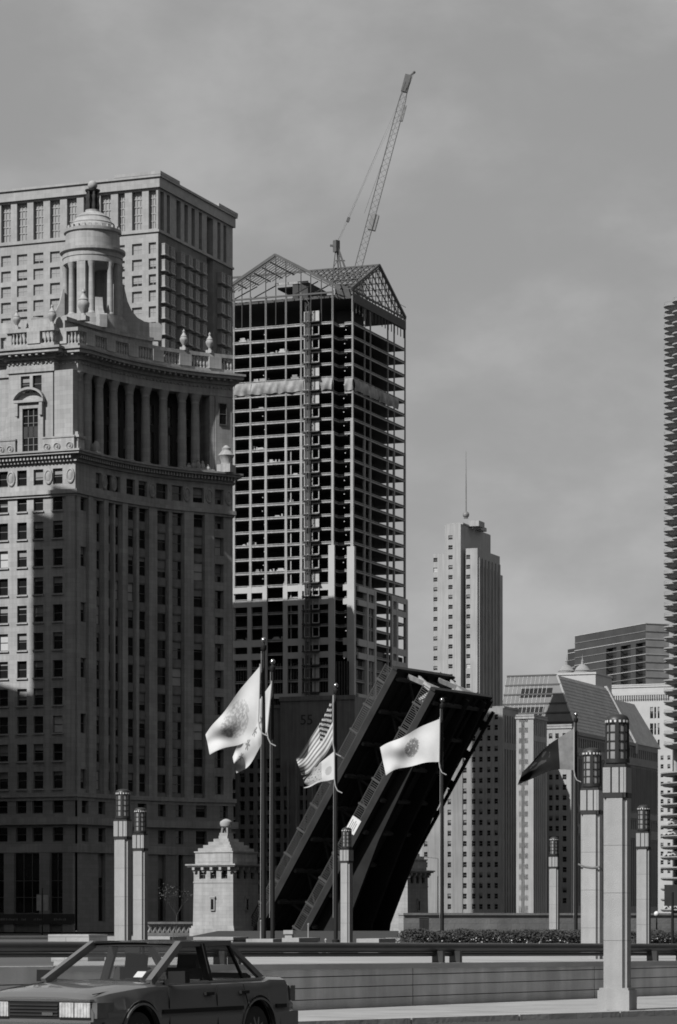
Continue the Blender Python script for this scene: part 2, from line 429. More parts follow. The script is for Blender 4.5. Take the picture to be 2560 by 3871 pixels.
def band(mb, pts, z0, z1, proud, inner=0.4, mi=0):
    o = offset_path(pts, proud); n = offset_path(pts, -inner)
    for i in range(len(pts) - 1):
        A, B, Cc, D = o[i], o[i + 1], n[i + 1], n[i]
        P = lambda p, z: (p.x, p.y, z)
        mb.face([P(A, z0), P(B, z0), P(B, z1), P(A, z1)], mi)
        mb.face([P(A, z1), P(B, z1), P(Cc, z1), P(D, z1)], mi)
        mb.face([P(D, z0), P(Cc, z0), P(B, z0), P(A, z0)], mi)
        mb.face([P(Cc, z0), P(D, z0), P(D, z1), P(Cc, z1)], mi)
    for i, sgn in ((0, 1), (-1, -1)):
        f = [(o[i].x, o[i].y, z0), (o[i].x, o[i].y, z1), (n[i].x, n[i].y, z1), (n[i].x, n[i].y, z0)]
        mb.face(f[::sgn], mi)
low_path = [Vector((XE, 0)), Vector((0, 0))] + [curve(p) for p in cpx[1:]] + [wing_end, wing_end + Vector((-9, 11))]
Lr = LF.thing('office_tower', 'pale stone classical office tower with curved colonnade and small domed cupola on its roof', 'building')
# --- walls with openings
ZW0, ZCORN = 17.7, 61.9
row0 = [lz(1860 + 105.6 * k + 64) for k in range(11)]                 # sill heights
zs = sorted([(z, z + 2.27) for z in row0]) + [(lz(1826), lz(1766))]
mb = MB(); wins = []
wA = spans([LF.lx(p) - XE for p in (-58, 12, 83, 145, 218)], 1.43)
facade(mb, wins, (XE, 0), (1, 0), -XE, ZW0, ZCORN, wA, zs, 0.4)
facets = [(285, 345, [(302, 325)]), (345, 393, [(362, 384)]), (393, 429, [(404, 424)]), (429, 465, [(434, 455)]), (465, 517, [(478, 511)]),
          (517, 572, [(524, 556)]), (572, 641, [(590, 633)]), (641, 708, [(650, 691)]), (708, 806, [(729, 770)])]
zs2 = [(z0, z1 + 0.25) for z0, z1 in zs[:-1]] + [zs[-1]]
stair = [(row0[k], row0[k] + 2.6) for k in (10, 8, 6, 4, 2, 0)]
stair.sort()
for p0_, p1_, ws in facets:
    A, B = curve(p0_), curve(p1_); Ln = (B - A).length; T = (B - A).normalized()
    xs = [((curve(u) - A).dot(T), (curve(v) - A).dot(T)) for u, v in ws]
    if p0_ == 285: facade(mb, wins, A, T, Ln, ZW0, ZCORN, xs, stair, 0.45)
    else:                                   # one tall slot per column, windows and recessed panels set into it
        slots = []
        facade(mb, slots, A, T, Ln, ZW0, ZCORN, xs, [(zs2[0][0] - .9, zs2[-2][1] + .1), zs2[-1]], 0.5)
        wins.append(slots[-1]); (sx_, sy_, sz_), an, w_, h_ = slots[0]
        for z0_, z1_ in zs2[:-1]: wins.append(((sx_, sy_, z0_), an, w_, z1_ - z0_))
        for (za, zb_), (zc_, _) in zip([(0, zs2[0][0] - .9)] + zs2[:-1], zs2[:-1] + [(zs2[-2][1] + .1, 0)]):
            if zc_ - zb_ < .05: continue
            key = ('spandrel', round(w_, 2), round(zc_ - zb_, 2))
            if key not in WM:
                m_ = MB(); x_ = w_ / 2; hh = zc_ - zb_; m_.box(-x_ + .003, x_ - .003, -.2, 0, .002, hh - .002)
                if hh > .6: m_.box(-x_ + .14, x_ - .14, -.26, -.201, .16, hh - .16)
                WM[key] = m_.mesh('spandrel', ['spandrel_stone'])
            place(WM[key], 'spandrel', Lr, (sx_, sy_, zb_), an)
A = curve(806); T = (wing_end - A).normalized(); Ln = (wing_end - A).length
facade(mb, wins, A, T, Ln, ZW0, ZCORN, [(0.3, Ln * 0.55)], zs2, 0.8)
B2 = wing_end + Vector((-9, 11)); facade(mb, wins, wing_end, (B2 - wing_end), 14.3, 0, ZCORN, [], [])
mb.build('wall', 'limestone', Lr)
add_windows(Lr, wins, (('dark', .42), ('shade', .2), ('shade2', .16), ('blind', .14), ('lit', .08)), bars=0)
# --- spandrel panels under the windows of the curve, and proud piers between them
pw = [(287, 300), (327, 343), (347, 360), (386, 402), (425.5, 432), (456, 476), (512, 522.5), (557, 588), (634.5, 648.5), (692, 727), (771, 804)]
for u, v in pw:
    A, B = curve(u), curve(v); mb = MB(); wide = (v - u) > 14
    o = [A, B]; out = offset_path(o, 0.38 if wide else 0.2)
    mb.prism([(out[0].x, out[0].y), (out[1].x, out[1].y), (B.x, B.y), (A.x, A.y)], ZW0 + 0.01, 57.6 - (0 if wide else 0.004))
    mb.build('pier', 'limestone', Lr)
mb = MB(); mb.box(LF.lx(252), -0.004, -0.22, 0.0, ZW0, 57.6); mb.build('pier', 'limestone', Lr)
# --- window sills on the lit front
for (p, a_, w_, h) in wins:
    if abs(a_) < 1e-3 and p[2] < 58:
        key = 'sill%.2f' % w_
        if key not in WM:
            m2 = MB(); m2.box(-w_ / 2 - .12, w_ / 2 + .12, -0.62, -0.05, -0.18, 0.0); WM[key] = m2.mesh('window_sill', ['limestone'])
        place(WM[key], 'window_sill', Lr, p, a_)
# --- base storeys: rustication courses and tall openings
mb = MB(); wins = []
zsb = [(1.2, 10.6), (lz(3181), lz(3127)), (lz(3074), lz(3020))]
facade(mb, wins, (XE, -0.25), (1, 0), -XE + 0.1, -0.2, ZW0, spans([LF.lx(p) - XE for p in (-58, 12, 114, 230)], 3.0)[0:0] + spans([LF.lx(p) - XE for p in (-58, 12, 83, 145, 222)], 1.55), zsb[1:], 0.5)
bp = offset_path([curve(p) for p in (285, 345, 411, 491, 572, 641, 708, 806)] + [wing_end], 0.3)
bw_px = [(345, 411), (411, 491), (491, 572), (572, 641), (641, 708), (708, 806)]
for i in range(len(bp) - 1):
    A, B = bp[i], bp[i + 1]; Ln = (B - A).length; T = (B - A).normalized()
    wdt = min(1.7, Ln * 0.42); cs = [Ln * .5] if Ln < 5.2 else [Ln * .27, Ln * .73]
    facade(mb, wins, A, T, Ln, -0.2, ZW0, spans(cs, wdt), zsb if i in (1, 2, 3, 4, 5) else zsb[1:], 0.6)
mb.build('base_wall', 'limestone_block', Lr)
add_windows(Lr, wins, (('dark', .85), ('shade', .1)))
# ground-floor shop bays on the front: pilasters, dark glazing, fascia with faint lettering
mb = MB()
for p in (-30, 46, 180, 268): mb.box(LF.lx(p) - 0.75, LF.lx(p) + 0.75, -0.95, -0.26, -0.2, lz(3224))
mb.build('pilaster', 'limestone_block', Lr)
for u, v in ((-20, 24), (64, 160), (200, 250)):
    m2 = MB(); x0, x1 = LF.lx(u), LF.lx(v); m2.box(x0, x1, -0.33, -0.262, 2.4, lz(3226), 0)
    n_ = max(2, int((x1 - x0) / 1.2))
    for k in range(n_ + 1):
        xx = x0 + (x1 - x0) * k / n_; m2.box(xx - .05, xx + .05, -0.42, -0.331, 2.4, lz(3226), 1)
    for zz in (4.4, 6.6): m2.box(x0, x1, -0.41, -0.332, zz - .05, zz + .05, 1)
    m2.build('shop_window', ['window_glass', 'window_frame'], Lr)
mb = MB(); mb.box(XE, 0.4, -1.05, -0.952, 0.9, 2.2); fascia = mb.build('fascia', 'core_dark', Lr)
mb = MB(); random.seed(21)
for x0_, n_ in ((-11.0, 12), (-7.4, 3), (-5.6, 5), (-2.6, 7)):
    for k in range(n_):
        h = random.choice((.22, .3, .3)); mb.box(x0_ + k * .26, x0_ + k * .26 + random.uniform(.08, .16), -1.07, -1.051, 1.35, 1.35 + h)
mb.build('worn_lettering', 'blind', fascia)
# --- string courses and cornices
mb = MB(); band(mb, low_path, lz(3012), lz(2996), 0.55); band(mb, low_path, lz(3012) - .45, lz(3012) - .02, 0.35)
mb.build('string_course', 'limestone', Lr)
mb = MB(); band(mb, low_path, lz(3116), lz(3088), 0.75); mb.build('string_course', 'limestone', Lr)
mb = MB(); band(mb, low_path, lz(3222), lz(3190), 0.5); mb.build('string_course', 'limestone', Lr)
mb = MB(); band(mb, low_path, 57.62, 58.15, 0.5); band(mb, low_path, 57.3, 57.6, 0.28); mb.build('string_course', 'limestone', Lr)
mb = MB(); band(mb, low_path, 61.85, 62.2, 0.35); band(mb, low_path, 62.75, 63.05, 1.15); band(mb, low_path, 63.06, 63.3, 1.35)
mb.build('cornice', 'limestone', Lr)
# dentils under the lower cornice
dm = MB(); dm.box(-.13, .13, -0.85, 0, 0, 0.5); dme = dm.mesh('dentil', ['limestone'])
def along(pts, step, start=0.0):
    acc = start
    for A, B in zip(pts[:-1], pts[1:]):
        Ln = (B - A).length; T = (B - A).normalized()
        while acc < Ln: yield A + T * acc, math.atan2(T.y, T.x); acc += step
        acc -= Ln
for p, a_ in along(low_path[:-1], 0.52, 10.0): place(dme, 'dentil', Lr, (p.x, p.y, 62.22), a_)
mb = MB(); band(mb, low_path, 62.2, 62.74, 0.12); mb.build('frieze', 'limestone', Lr)
# oval medallions between the top windows
md = MB()
prof = [(0.001, 0.26), (0.30, 0.22), (0.42, 0.10), (0.5, 0.2), (0.62, 0.16), (0.68, 0.0)]
md.lathe(prof[::-1], 16)
me_ = md.mesh('medallion', ['ornament_stone'], True)
for p in (-22, 43, 184, 267):
    o = place(me_, 'medallion', Lr, (LF.lx(p), -0.02, (lz(1826) + lz(1766)) / 2)); o.rotation_euler = (R(90), 0, 0); o.scale = (0.95, 1.6, 1.0)
for u in (393, 429, 575, 705, 790, 845):
    A, B = (curve(u - 4), curve(u + 4)) if u < 800 else (curve(806), wing_end); T = (B - A).normalized(); q = curve(u) if u < 800 else curve(806) + T * 1.2
    if u == 845: q = curve(806) + (wing_end - curve(806)) * 0.8
    o = place(me_, 'medallion', Lr, (q.x + T.y * .02, q.y - T.x * .02, (lz(1826) + lz(1766)) / 2)); o.rotation_euler = (R(90), 0, math.atan2(T.y, T.x)); o.scale = (.9, 1.6, 1)
# --- upper storeys: pavilion
ZC, ZT = 63.3, 75.6
PX0, PX1 = LF.lx(30), LF.lx(197)
mb = MB(); wins = []; bigw = []
facade(mb, wins, (PX0, 0.25), (1, 0), PX1 - PX0, ZC - .2, ZT, [(LF.lx(75) - PX0, LF.lx(109) - PX0), (LF.lx(120) - PX0, LF.lx(154) - PX0)], [(lz(1470), lz(1406))], 0.4)
m3 = MB()
mb.box(PX0 + .01, PX1 - .01, 0.9, 9, ZC - .2, ZT)
mb.face([(PX1, 0.25, ZC - .2), (PX1, 9, ZC - .2), (PX1, 9, ZT), (PX1, 0.25, ZT)]); mb.face([(PX0, 9, ZC - .2), (PX0, 0.25, ZC - .2), (PX0, 0.25, ZT), (PX0, 9, ZT)])
mb.build('pavilion_wall', 'limestone', Lr)
add_windows(Lr, wins, (('dark', .7), ('shade', .3)))
# big mullioned window: frame, glass, balcony grille
bx0, bx1, bz0, bz1 = LF.lx(86), LF.lx(145), lz(1698), lz(1532)
mb = MB(); mb.box(bx0 - .75, bx0, -0.12, 0.245, bz0, bz1 + .9); mb.box(bx1, bx1 + .75, -0.12, 0.245, bz0, bz1 + .9); mb.box(bx0, bx1, -0.10, 0.245, bz1, bz1 + .9)
wf = mb.build('window_surround', 'limestone', Lr)
mb = MB(); mb.face([(bx0, 0.235, bz0), (bx1, 0.235, bz0), (bx1, 0.235, bz1), (bx0, 0.235, bz1)], 1)
for k in range(1, 3): xx = bx0 + (bx1 - bx0) * k / 3; mb.box(xx - .06, xx + .06, 0.12, 0.23, bz0, bz1)
for k in range(1, 6): zz = bz0 + (bz1 - bz0) * k / 6; mb.box(bx0, bx1, 0.14, 0.232, zz - .045, zz + .045)
for k in (0, 1, 2):
    xx = bx0 + (bx1 - bx0) * (k + .5) / 3; mb.box(xx - .5, xx + .5, 0.1, 0.231, bz0 + 2.0, bz0 + 3.4, 2)
mb.build('window', ['window_frame', 'window_glass', 'bronze'], Lr)
mb = MB(); xc = (LF.lx(56) + LF.lx(168)) / 2; hw_ = (LF.lx(168) - LF.lx(56)) / 2          # segmental pediment over it
arc = [(xc + hw_ * math.sin(t), 0, lz(1507) + 1.35 * (math.cos(t * 1.0) - math.cos(1.25)) / (1 - math.cos(1.25)) + .25) for t in [(-1.25 + 2.5 * k / 12) for k in range(13)]]
sc_ = hw_ / (hw_ * math.sin(1.25)); arc = [(xc + (p[0] - xc) * sc_, 0, p[2]) for p in arc]
for (x0_, _, za), (x1_, _, zb_) in zip(arc[:-1], arc[1:]):
    mb.extrude([(x0_, -.55, za), (x1_, -.55, zb_), (x1_, -.55, zb_ + .32), (x0_, -.55, za + .32)], (0, .79, 0))
mb.box(LF.lx(56), LF.lx(168), -.5, .244, lz(1507) - .12, lz(1507) + .22)
for p in (66, 158): mb.box(LF.lx(p) - .22, LF.lx(p) + .22, -.42, .244, lz(1560), lz(1509))
mb.build('pediment', 'limestone', Lr)
mb = MB()                                                          # swag ornament above the pair of windows
for k in range(5):
    xk = LF.lx(46 + 33 * k); mb.ball((xk, 0.2, lz(1354)), .26, 8)
    if k < 4:
        xn = LF.lx(46 + 33 * (k + 1))
        for j in range(1, 6):
            s_ = j / 6; mb.ball((xk + (xn - xk) * s_, 0.2, lz(1358) - .55 * math.sin(math.pi * s_)), .16, 6)
mb.build('swag', 'ornament_stone', Lr, True)
mb = MB()                                                          # balcony panels with rosettes left and right of the big window
for u, v in ((0, 62), (166, 284)):
    mb = MB(); x0_, x1_ = LF.lx(u), LF.lx(v); mb.box(x0_, x1_, -.35, .24, lz(1718), lz(1652)); mb.box(x0_ - .1, x1_ + .1, -.45, .26, lz(1652), lz(1646))
    mb.build('parapet_panel', 'limestone', Lr)
rm = MB(); rm.lathe([(.5, 0), (.5, .12), (.4, .2), (.33, .06), (.2, .06), (.14, .22), (.001, .24)], 14); rme = rm.mesh('rosette', ['ornament_stone'], True)
for u in (8, 43, 182, 220, 268): o = place(rme, 'rosette', Lr, (LF.lx(u), -.34, lz(1684))); o.rotation_euler = (R(90), 0, 0)
# east wall beside and behind the pavilion
mb = MB(); wins = []
facade(mb, wins, (XE, 2.6), (1, 0), PX0 - XE, ZC - .2, ZT, [], [])
mb.box(PX1 + .005, -.55, 1.75, 6, ZC - .2, ZT + .3)
mb.build('upper_wall', 'limestone', Lr)
def scroll(x, sgn, y0, th):                                         # scrolled buttress
    P = [(0, ZC), (2.2, ZC), (2.25, ZC + 1.3), (1.55, ZC + 2.2), (1.0, ZC + 3.6), (.62, ZC + 5.4), (.5, ZC + 6.9), (0, ZC + 7.1)]
    m_ = MB(); poly = [(x + sgn * u, y0, z) for u, z in P]
    m_.extrude(poly if sgn > 0 else poly[::-1], (0, th, 0)); return m_.build('scroll_buttress', 'limestone', Lr)
scroll(PX1 + .01, 1, .6, 1.0); scroll(PX0 - .01, -1, 1.0, 1.1)
mb = MB(); mb.box(-1.5, 0.35, .1, 2.0, ZC, ZC + 1.7); mb.box(-1.7, .55, -.1, 2.2, ZC + 1.7, ZC + 2.0); mb.box(-1.3, .2, .3, 1.8, ZC + 2.0, ZC + 2.5)
mb.build('pedestal', 'limestone', Lr)
# --- colonnade: back wall with tall openings, columns, entablature
cp2 = [300, 322, 345, 372, 400, 430, 460, 490, 520, 550, 580, 610, 640, 672, 704, 735, 765, 792]
back = [curve(p, 3.0) for p in cp2]
mb = MB(); wins = []
for A, B in zip(back[:-1], back[1:]):
    Ln = (B - A).length
    facade(mb, wins, A, B - A, Ln, ZC - .2, 74.2, [(Ln * .25, Ln * .75)] , [(ZC + .9, ZC + 5.2), (ZC + 6.2, ZC + 9.0)], .3)
mb.build('colonnade_wall', 'core_dark', Lr); add_windows(Lr, wins)  # dark wall tone deepens the shade behind the columns
cm = MB()
prof = [(.86, 0), (.86, .22), (.72, .26), (.76, .48), (.62, .58), (.64, 1.6), (.625, 4.5), (.59, 7.5), (.55, 9.35), (.62, 9.45), (.56, 9.6), (.6, 9.75), (.78, 10.3), (.88, 10.55), (.88, 10.7)]
cm.lathe(prof, 20); cme = cm.mesh('column', ['limestone'], True)
for p in (315, 349, 396, 449, 508, 568, 633, 702, 751):
    q = curve(p, 0.95); place(cme, 'column', Lr, (q.x, q.y, ZC - .02))
for p in (293, 806):
    q0, q1 = curve(p - 9, .35), curve(p + 9, .35); r0, r1 = curve(p - 9, 3.2), curve(p + 9, 3.2)
    mb = MB(); mb.prism([(q0.x, q0.y), (q1.x, q1.y), (r1.x, r1.y), (r0.x, r0.y)], ZC - .02, 73.99); mb.build('pier', 'limestone', Lr)
A = curve(818, .3); mb = MB(); B = wing_end
m_in = Vector((-4.0, 2.0))
mb.prism([(A.x, A.y), (B.x, B.y), (B.x + m_in.x, B.y + m_in.y), (A.x + m_in.x, A.y + m_in.y)], ZC - .02, 73.98)
mb.build('wing_wall', 'limestone', Lr)
# windows in the wing's upper face
T = (B - A).normalized(); q = A + T * ((B - A).length * .42); o = place(win_mesh(1.2, 3.0, 'dark'), 'window', Lr, (q.x + T.y * .06, q.y - T.x * .06, 70.0), math.atan2(T.y, T.x))
up_path = [Vector((XE, 2.4)), Vector((PX0 - .2, 2.4)), Vector((PX0 - .2, 0.1)), Vector((PX1 + .2, 0.1)), Vector((PX1 + .2, 1.6)), Vector((-.45, 1.6))] + [curve(p, .35) for p in cp2[1:]] + [curve(812, .3), wing_end + Vector((.05, -.05)), wing_end + Vector((-9, 11))]
mb = MB(); band(mb, up_path, 74.0, 74.7, .06, 1.6); band(mb, up_path, 74.7, 75.6, .0, 1.5); band(mb, up_path, 75.6, 76.0, .35, 1.5); mb.build('entablature', 'limestone', Lr)
mb = MB(); band(mb, up_path, 76.3, 76.75, 1.35, 1.5); band(mb, up_path, 76.76, 77.05, 1.6, 1.5); band(mb, up_path, 76.0, 76.29, .5, 1.4); mb.build('cornice', 'limestone', Lr)
dm = MB(); dm.box(-.16, .16, -1.2, 0, 0, 0.26); mod = dm.mesh('modillion', ['limestone'])
for p, a_ in along(up_path[1:-1], 1.0, .3): place(mod, 'modillion', Lr, (p.x, p.y, 76.02), a_)
mb = MB()                                                           # frieze ornament: rows of small bosses
for p, a_ in along(offset_path(up_path[1:-1], .02), .62, .2): mb.ball((p.x, p.y, 75.15), .2, 6)
mb.build('frieze_ornament', 'ornament_stone', Lr, True)['kind'] = 'stuff'
# roof sheet
poly = [(p.x, p.y) for p in offset_path(up_path, -1.0)] + [(XE, 40)]
mb = MB(); mb.face([(x, y, 76.6) for x, y in poly]); mb.build('roof', 'concrete_dull', Lr)
mb = MB(); poly = [(p.x, p.y) for p in offset_path(low_path, -1.2)] + [(XE, 40)]
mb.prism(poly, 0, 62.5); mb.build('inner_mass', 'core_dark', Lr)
# --- balustrade
bpth = offset_path(up_path[:-1], -.25)
mb = MB(); band(mb, bpth, 77.05, 77.75, .3, .5); mb.build('balustrade_base', 'limestone', Lr)
mb = MB(); band(mb, bpth, 79.35, 79.85, .35, .55); mb.build('balustrade_rail', 'limestone', Lr)
bm_ = MB(); bm_.lathe([(.2, 0), (.2, .12), (.11, .2), (.22, .55), (.2, .75), (.1, 1.2), (.14, 1.35), (.2, 1.45), (.2, 1.6)], 8); bme = bm_.mesh('baluster', ['limestone'], True)
pm = MB(); pm.box(-.95, .95, -.45, .35, 0, 1.6); pme = pm.mesh('balustrade_pier', ['limestone'])
ii = 0
for p, a_ in along(bpth, .52, .3):
    ii += 1; r_ = ii % 9
    if r_ in (1, 2, 3, 4, 5): place(bme, 'baluster', Lr, (p.x, p.y, 77.75), a_)
    elif r_ == 7: place(pme, 'balustrade_pier', Lr, (p.x, p.y, 77.751), a_)
# --- urns
um = MB(); um.box(-.5, .5, -.5, .5, 0, .5); um.lathe([(.3, .5), (.22, .8), (.3, .95), (.62, 1.5), (.66, 1.9), (.5, 2.15), (.55, 2.25), (.3, 2.6), (.16, 2.9), (.22, 3.1), (.02, 3.5)], 12)
ume = um.mesh('urn', ['ornament_stone'], True)
for p, zz, s_ in ((704, 79.85, .85), (800, 79.85, .85)):
    q = curve(p, .6); o = place(ume, 'urn', Lr, (q.x, q.y, zz)); o.scale = (s_,) * 3
for x, y, zz, s_ in ((LF.lx(55), .6, 79.85, .8), (LF.lx(188), .7, 79.85, .9), (-1.0, 4.4, 81.2, 1.25)):
    o = place(ume, 'urn', Lr, (x, y, zz)); o.scale = (s_,) * 3
# --- sculptures on the lower cornice
def sculpt(u, off, n, spread, h, seed):
    random.seed(seed); m_ = MB(); T = (curve(u + 3) - curve(u - 3)).normalized()
    m_.box(-spread * 1.1, spread * 1.1, -.5, .5, 0, .3)
    for k in range(n):
        t = -1 + 2 * k / (n - 1); hh = h * (1 - abs(t) ** 1.4 * .75)
        m_.lathe([(.3, .2), (.42, hh * .35), (.33, hh * .62), (.16, hh * .75), (.24, hh * .87), (.02, hh)], 8, (t * spread, random.uniform(-.15, .15), 0))
    q = curve(u, off); return m_.build('sculpture', 'ornament_stone', Lr, True, (q.x, q.y, 63.3), math.atan2(T.y, T.x))
sculpt(745, -.3, 7, 2.2, 1.7, 3)
mb = MB(); mb.box(-.8, .8, -.5, .5, 0, .35); mb.lathe([(.35, .3), (.55, .9), (.4, 1.5), (.15, 1.8)], 8, (.1, 0, 0)); mb.lathe([(.3, 0), (.2, .8), (.02, 1.3)], 7, (-.75, 0, .3), sx=2.0)
q = curve(355, -.3); mb.build('sculpture', 'ornament_stone', Lr, True, (q.x, q.y, 63.3), R(-21))
q = wing_end + Vector((-.2, -1.6)); mb = MB(); mb.box(-1.0, 1.0, -1, 1, 0, 1.1); mb.lathe([(.8, 1.1), (.7, 1.5), (1.0, 2.2), (1.15, 2.4), (1.0, 2.6), (.6, 3.1), (.65, 3.4), (.2, 3.8)], 12)
mb.build('urn', 'ornament_stone', Lr, True, (q.x, q.y, 63.3))
# --- attic under the cupola
cps = [308, 352, 400, 450, 500, 550, 600, 622]
mb = MB(); A_ = [curve(p, 2.6) for p in cps]; Bk = [curve(p, 13) for p in cps]
mb.prism([(p.x, p.y) for p in A_] + [(p.x, p.y) for p in reversed(Bk)], 76.9, 80.9); mb.prism([(p.x, p.y) for p in [curve(p, 2.3) for p in cps]] + [(p.x, p.y) for p in reversed(Bk)], 80.9, 81.4)
mb.prism([(p.x, p.y) for p in [curve(p, 1.9) for p in cps + [690]]] + [(p.x, p.y) for p in reversed([curve(p, 8) for p in cps + [690]])], 76.8, 78.9)
mb.build('attic', 'limestone', Lr)
cw = Vector(LF.local(-33.7, 406.0)); cx, cy = cw
_before = set(Lr.children)
# --- cupola
mb = MB(); mb.lathe([(4.9, 78), (4.9, 81.9), (4.5, 82.0), (4.5, 82.5)], 32, (cx, cy, 0))
mb.build('cupola_base', 'limestone', Lr, True)
km = MB(); km.lathe([(.55, 0), (.55, .2), (.42, .35), (.41, 3.5), (.37, 6.4), (.42, 6.5), (.52, 7.0), (.58, 7.2)], 14); kme = km.mesh('column', ['limestone'], True)
for k in range(4):
    for s_ in (-21, 21):
        a_ = R(45 + 90 * k + s_); place(kme, 'column', Lr, (cx + 3.7 * math.cos(a_), cy + 3.7 * math.sin(a_), 82.5))
    a_ = R(90 * k + 3); mb = MB(); mb.box(2.6, 4.0, -.62, .62, 82.45, 89.71); mb.build('pier', 'limestone', Lr, loc=(cx, cy, 0), rz=a_)
mb = MB(); mb.lathe([(4.05, 89.7), (4.05, 90.5), (4.15, 90.55), (4.15, 91.2), (4.5, 91.35), (4.5, 91.7), (3.75, 91.85), (3.7, 94.0), (3.95, 94.1), (3.95, 94.5), (3.3, 94.6)], 40, (cx, cy, 0)); mb.build('drum', 'limestone', Lr, True)
for k in range(26):
    a_ = 2 * math.pi * k / 26; m4 = WM.get('cren')
    if m4 is None: mc = MB(); mc.box(-.2, .2, -.17, .17, 0, .42); m4 = WM['cren'] = mc.mesh('crest', ['ornament_stone'])
    place(m4, 'crest', Lr, (cx + 3.62 * math.cos(a_), cy + 3.62 * math.sin(a_), 94.48), a_ + math.pi / 2)
mb = MB(); mb.lathe([(3.3, 94.5), (3.2, 95.1), (2.95, 95.35), (3.0, 95.45), (2.7, 95.65), (2.35, 96.2), (2.4, 96.32), (2.1, 96.55), (1.6, 96.87), (1.0, 97.15), (1.0, 97.4)], 36, (cx, cy, 0)); mb.build('dome', 'limestone', Lr, True)
mb = MB()
for k in range(6):
    a_ = R(60 * k + 10); mb.lathe([(.26, 0), (.3, .6), (.2, 1.3), (.3, 1.9), (.16, 2.2), (.2, 2.5), (.05, 2.8)], 8, (cx + .72 * math.cos(a_), cy + .72 * math.sin(a_), 97.4))
mb.lathe([(.5, 97.3), (.3, 98.7), (.35, 99.6), (1.0, 100.0), (1.05, 100.2), (.5, 100.3)], 14, (cx, cy, 0)); mb.build('lantern_figures', 'bronze', Lr, True)
mb = MB(); mb.ball((cx, cy, 100.85), .66, 14); mb.build('finial_ball', 'limestone', Lr, True)
# concave volutes flanking the cupola
P = [(0, 0), (5.6, 0), (5.8, 1.0), (5.2, 1.5), (4.3, 1.35), (3.2, 1.5), (2.2, 2.1), (1.4, 3.2), (.8, 4.8), (.45, 6.6), (.3, 7.6), (0, 7.7)]
for a_, k_ in ((R(40), 1.0), (R(128), .6), (R(218), .8), (R(-52), .55)):
    mb = MB(); mb.extrude([(4.0 + u * k_, -.5, 80.1 + v * .8 * k_ + (1.25 if v > 0 else 0)) for u, v in P], (0, 1.0, 0)); mb.build('volute', 'limestone', Lr, loc=(cx, cy, 0), rz=a_)
for o in set(Lr.children) - _before: o.location.z += 1.25

# ================================================================== TALL GRANITE TOWER BEHIND IT
random.seed(31)
BF = Frame(598, 650, 21.5)
Br = BF.thing('granite_tower', 'tall pale granite tower of square windows behind the domed cupola', 'building')
def bz(py): return BF.z(py)
ZTOP = bz(650) - 3.4; XL = -52.0; YD = BF.ly(880)
mb = MB(); wins = []; tall = []
wcol = [BF.lx(p) for p in (-56, 7, 69, 131.5, 194.5, 257, 320, 383, 452)] 
rows = [bz(916 + 60.4 * k + 40) for k in range(0, 34)]
zsB = sorted((z, z + 2.45) for z in rows)
xsB = spans([x - XL for x in wcol], 2.4) + [(BF.lx(499) - XL, BF.lx(539) - XL), (BF.lx(562) - XL, BF.lx(591) - XL)]
xsB = [(BF.lx(p) - XL, BF.lx(q) - XL) for p, q in ((-58, -21), (4, 41), (64, 103), (126, 164), (189, 227), (253, 290), (316, 354), (380, 419), (446, 472), (499, 537), (562, 590))]
facade(mb, wins, (XL, 0), (1, 0), -XL, 20, bz(872), xsB, zsB, 0.5)
facade(mb, tall, (XL, 0), (1, 0), -XL, bz(872), ZTOP, xsB, [(bz(862), bz(716))], 0.95)
# side face: five bays deep set between two corner pavilions
def by(px): return BF.ly(px)
cols_r = [(606, 620), (631, 643)] ; mid = [(667, 683), (697, 711), (724, 737), (752, 764)]; end = [(822, 834), (845, 856)]
ysr = [(by(p), by(q)) for p, q in cols_r + mid + [(782, 806)] + end]
facade(mb, tall, (0, 0), (0, 1), YD, bz(872), ZTOP, ysr, [(bz(862), bz(716))], 1.6)
ysl = [(by(782), by(806))]
facade(mb, tall, (0, 0), (0, 1), YD, 20, bz(872), ysl, [(22, bz(874) - 0.1)], 2.2)
mb.box(XL + 1, -2.6, 2.6, YD - .1, 0, ZTOP - 1); mb.face([(XL, YD, 0), (XL, YD, ZTOP), (0, YD, ZTOP), (0, YD, 0)])
mb.face([(XL, 0, 20), (XL, 0, ZTOP), (XL, YD, ZTOP), (XL, YD, 20)][::-1])
mb.build('wall', 'granite_pale', Br)
# crown: frieze and stepped parapet
mb = MB(); mb.box(XL, .6, -.6, YD + .3, ZTOP, ZTOP + 2.2); mb.build('parapet', 'granite_pale', Br)
mb = MB(); mb.box(XL, 1.0, -1.0, YD + .6, ZTOP + 2.2, ZTOP + 2.7); mb.box(BF.lx(440), 1.05, -1.05, by(664), ZTOP + 2.7, ZTOP + 3.4); mb.box(BF.lx(440), 1.06, by(812), YD + .65, ZTOP + 2.7, ZTOP + 3.4)
mb.build('coping', 'granite_pale', Br)
mb = MB(); mb.box(XL, .35, -.35, YD + .1, bz(876), bz(868)); mb.build('string_course', 'granite_pale', Br)
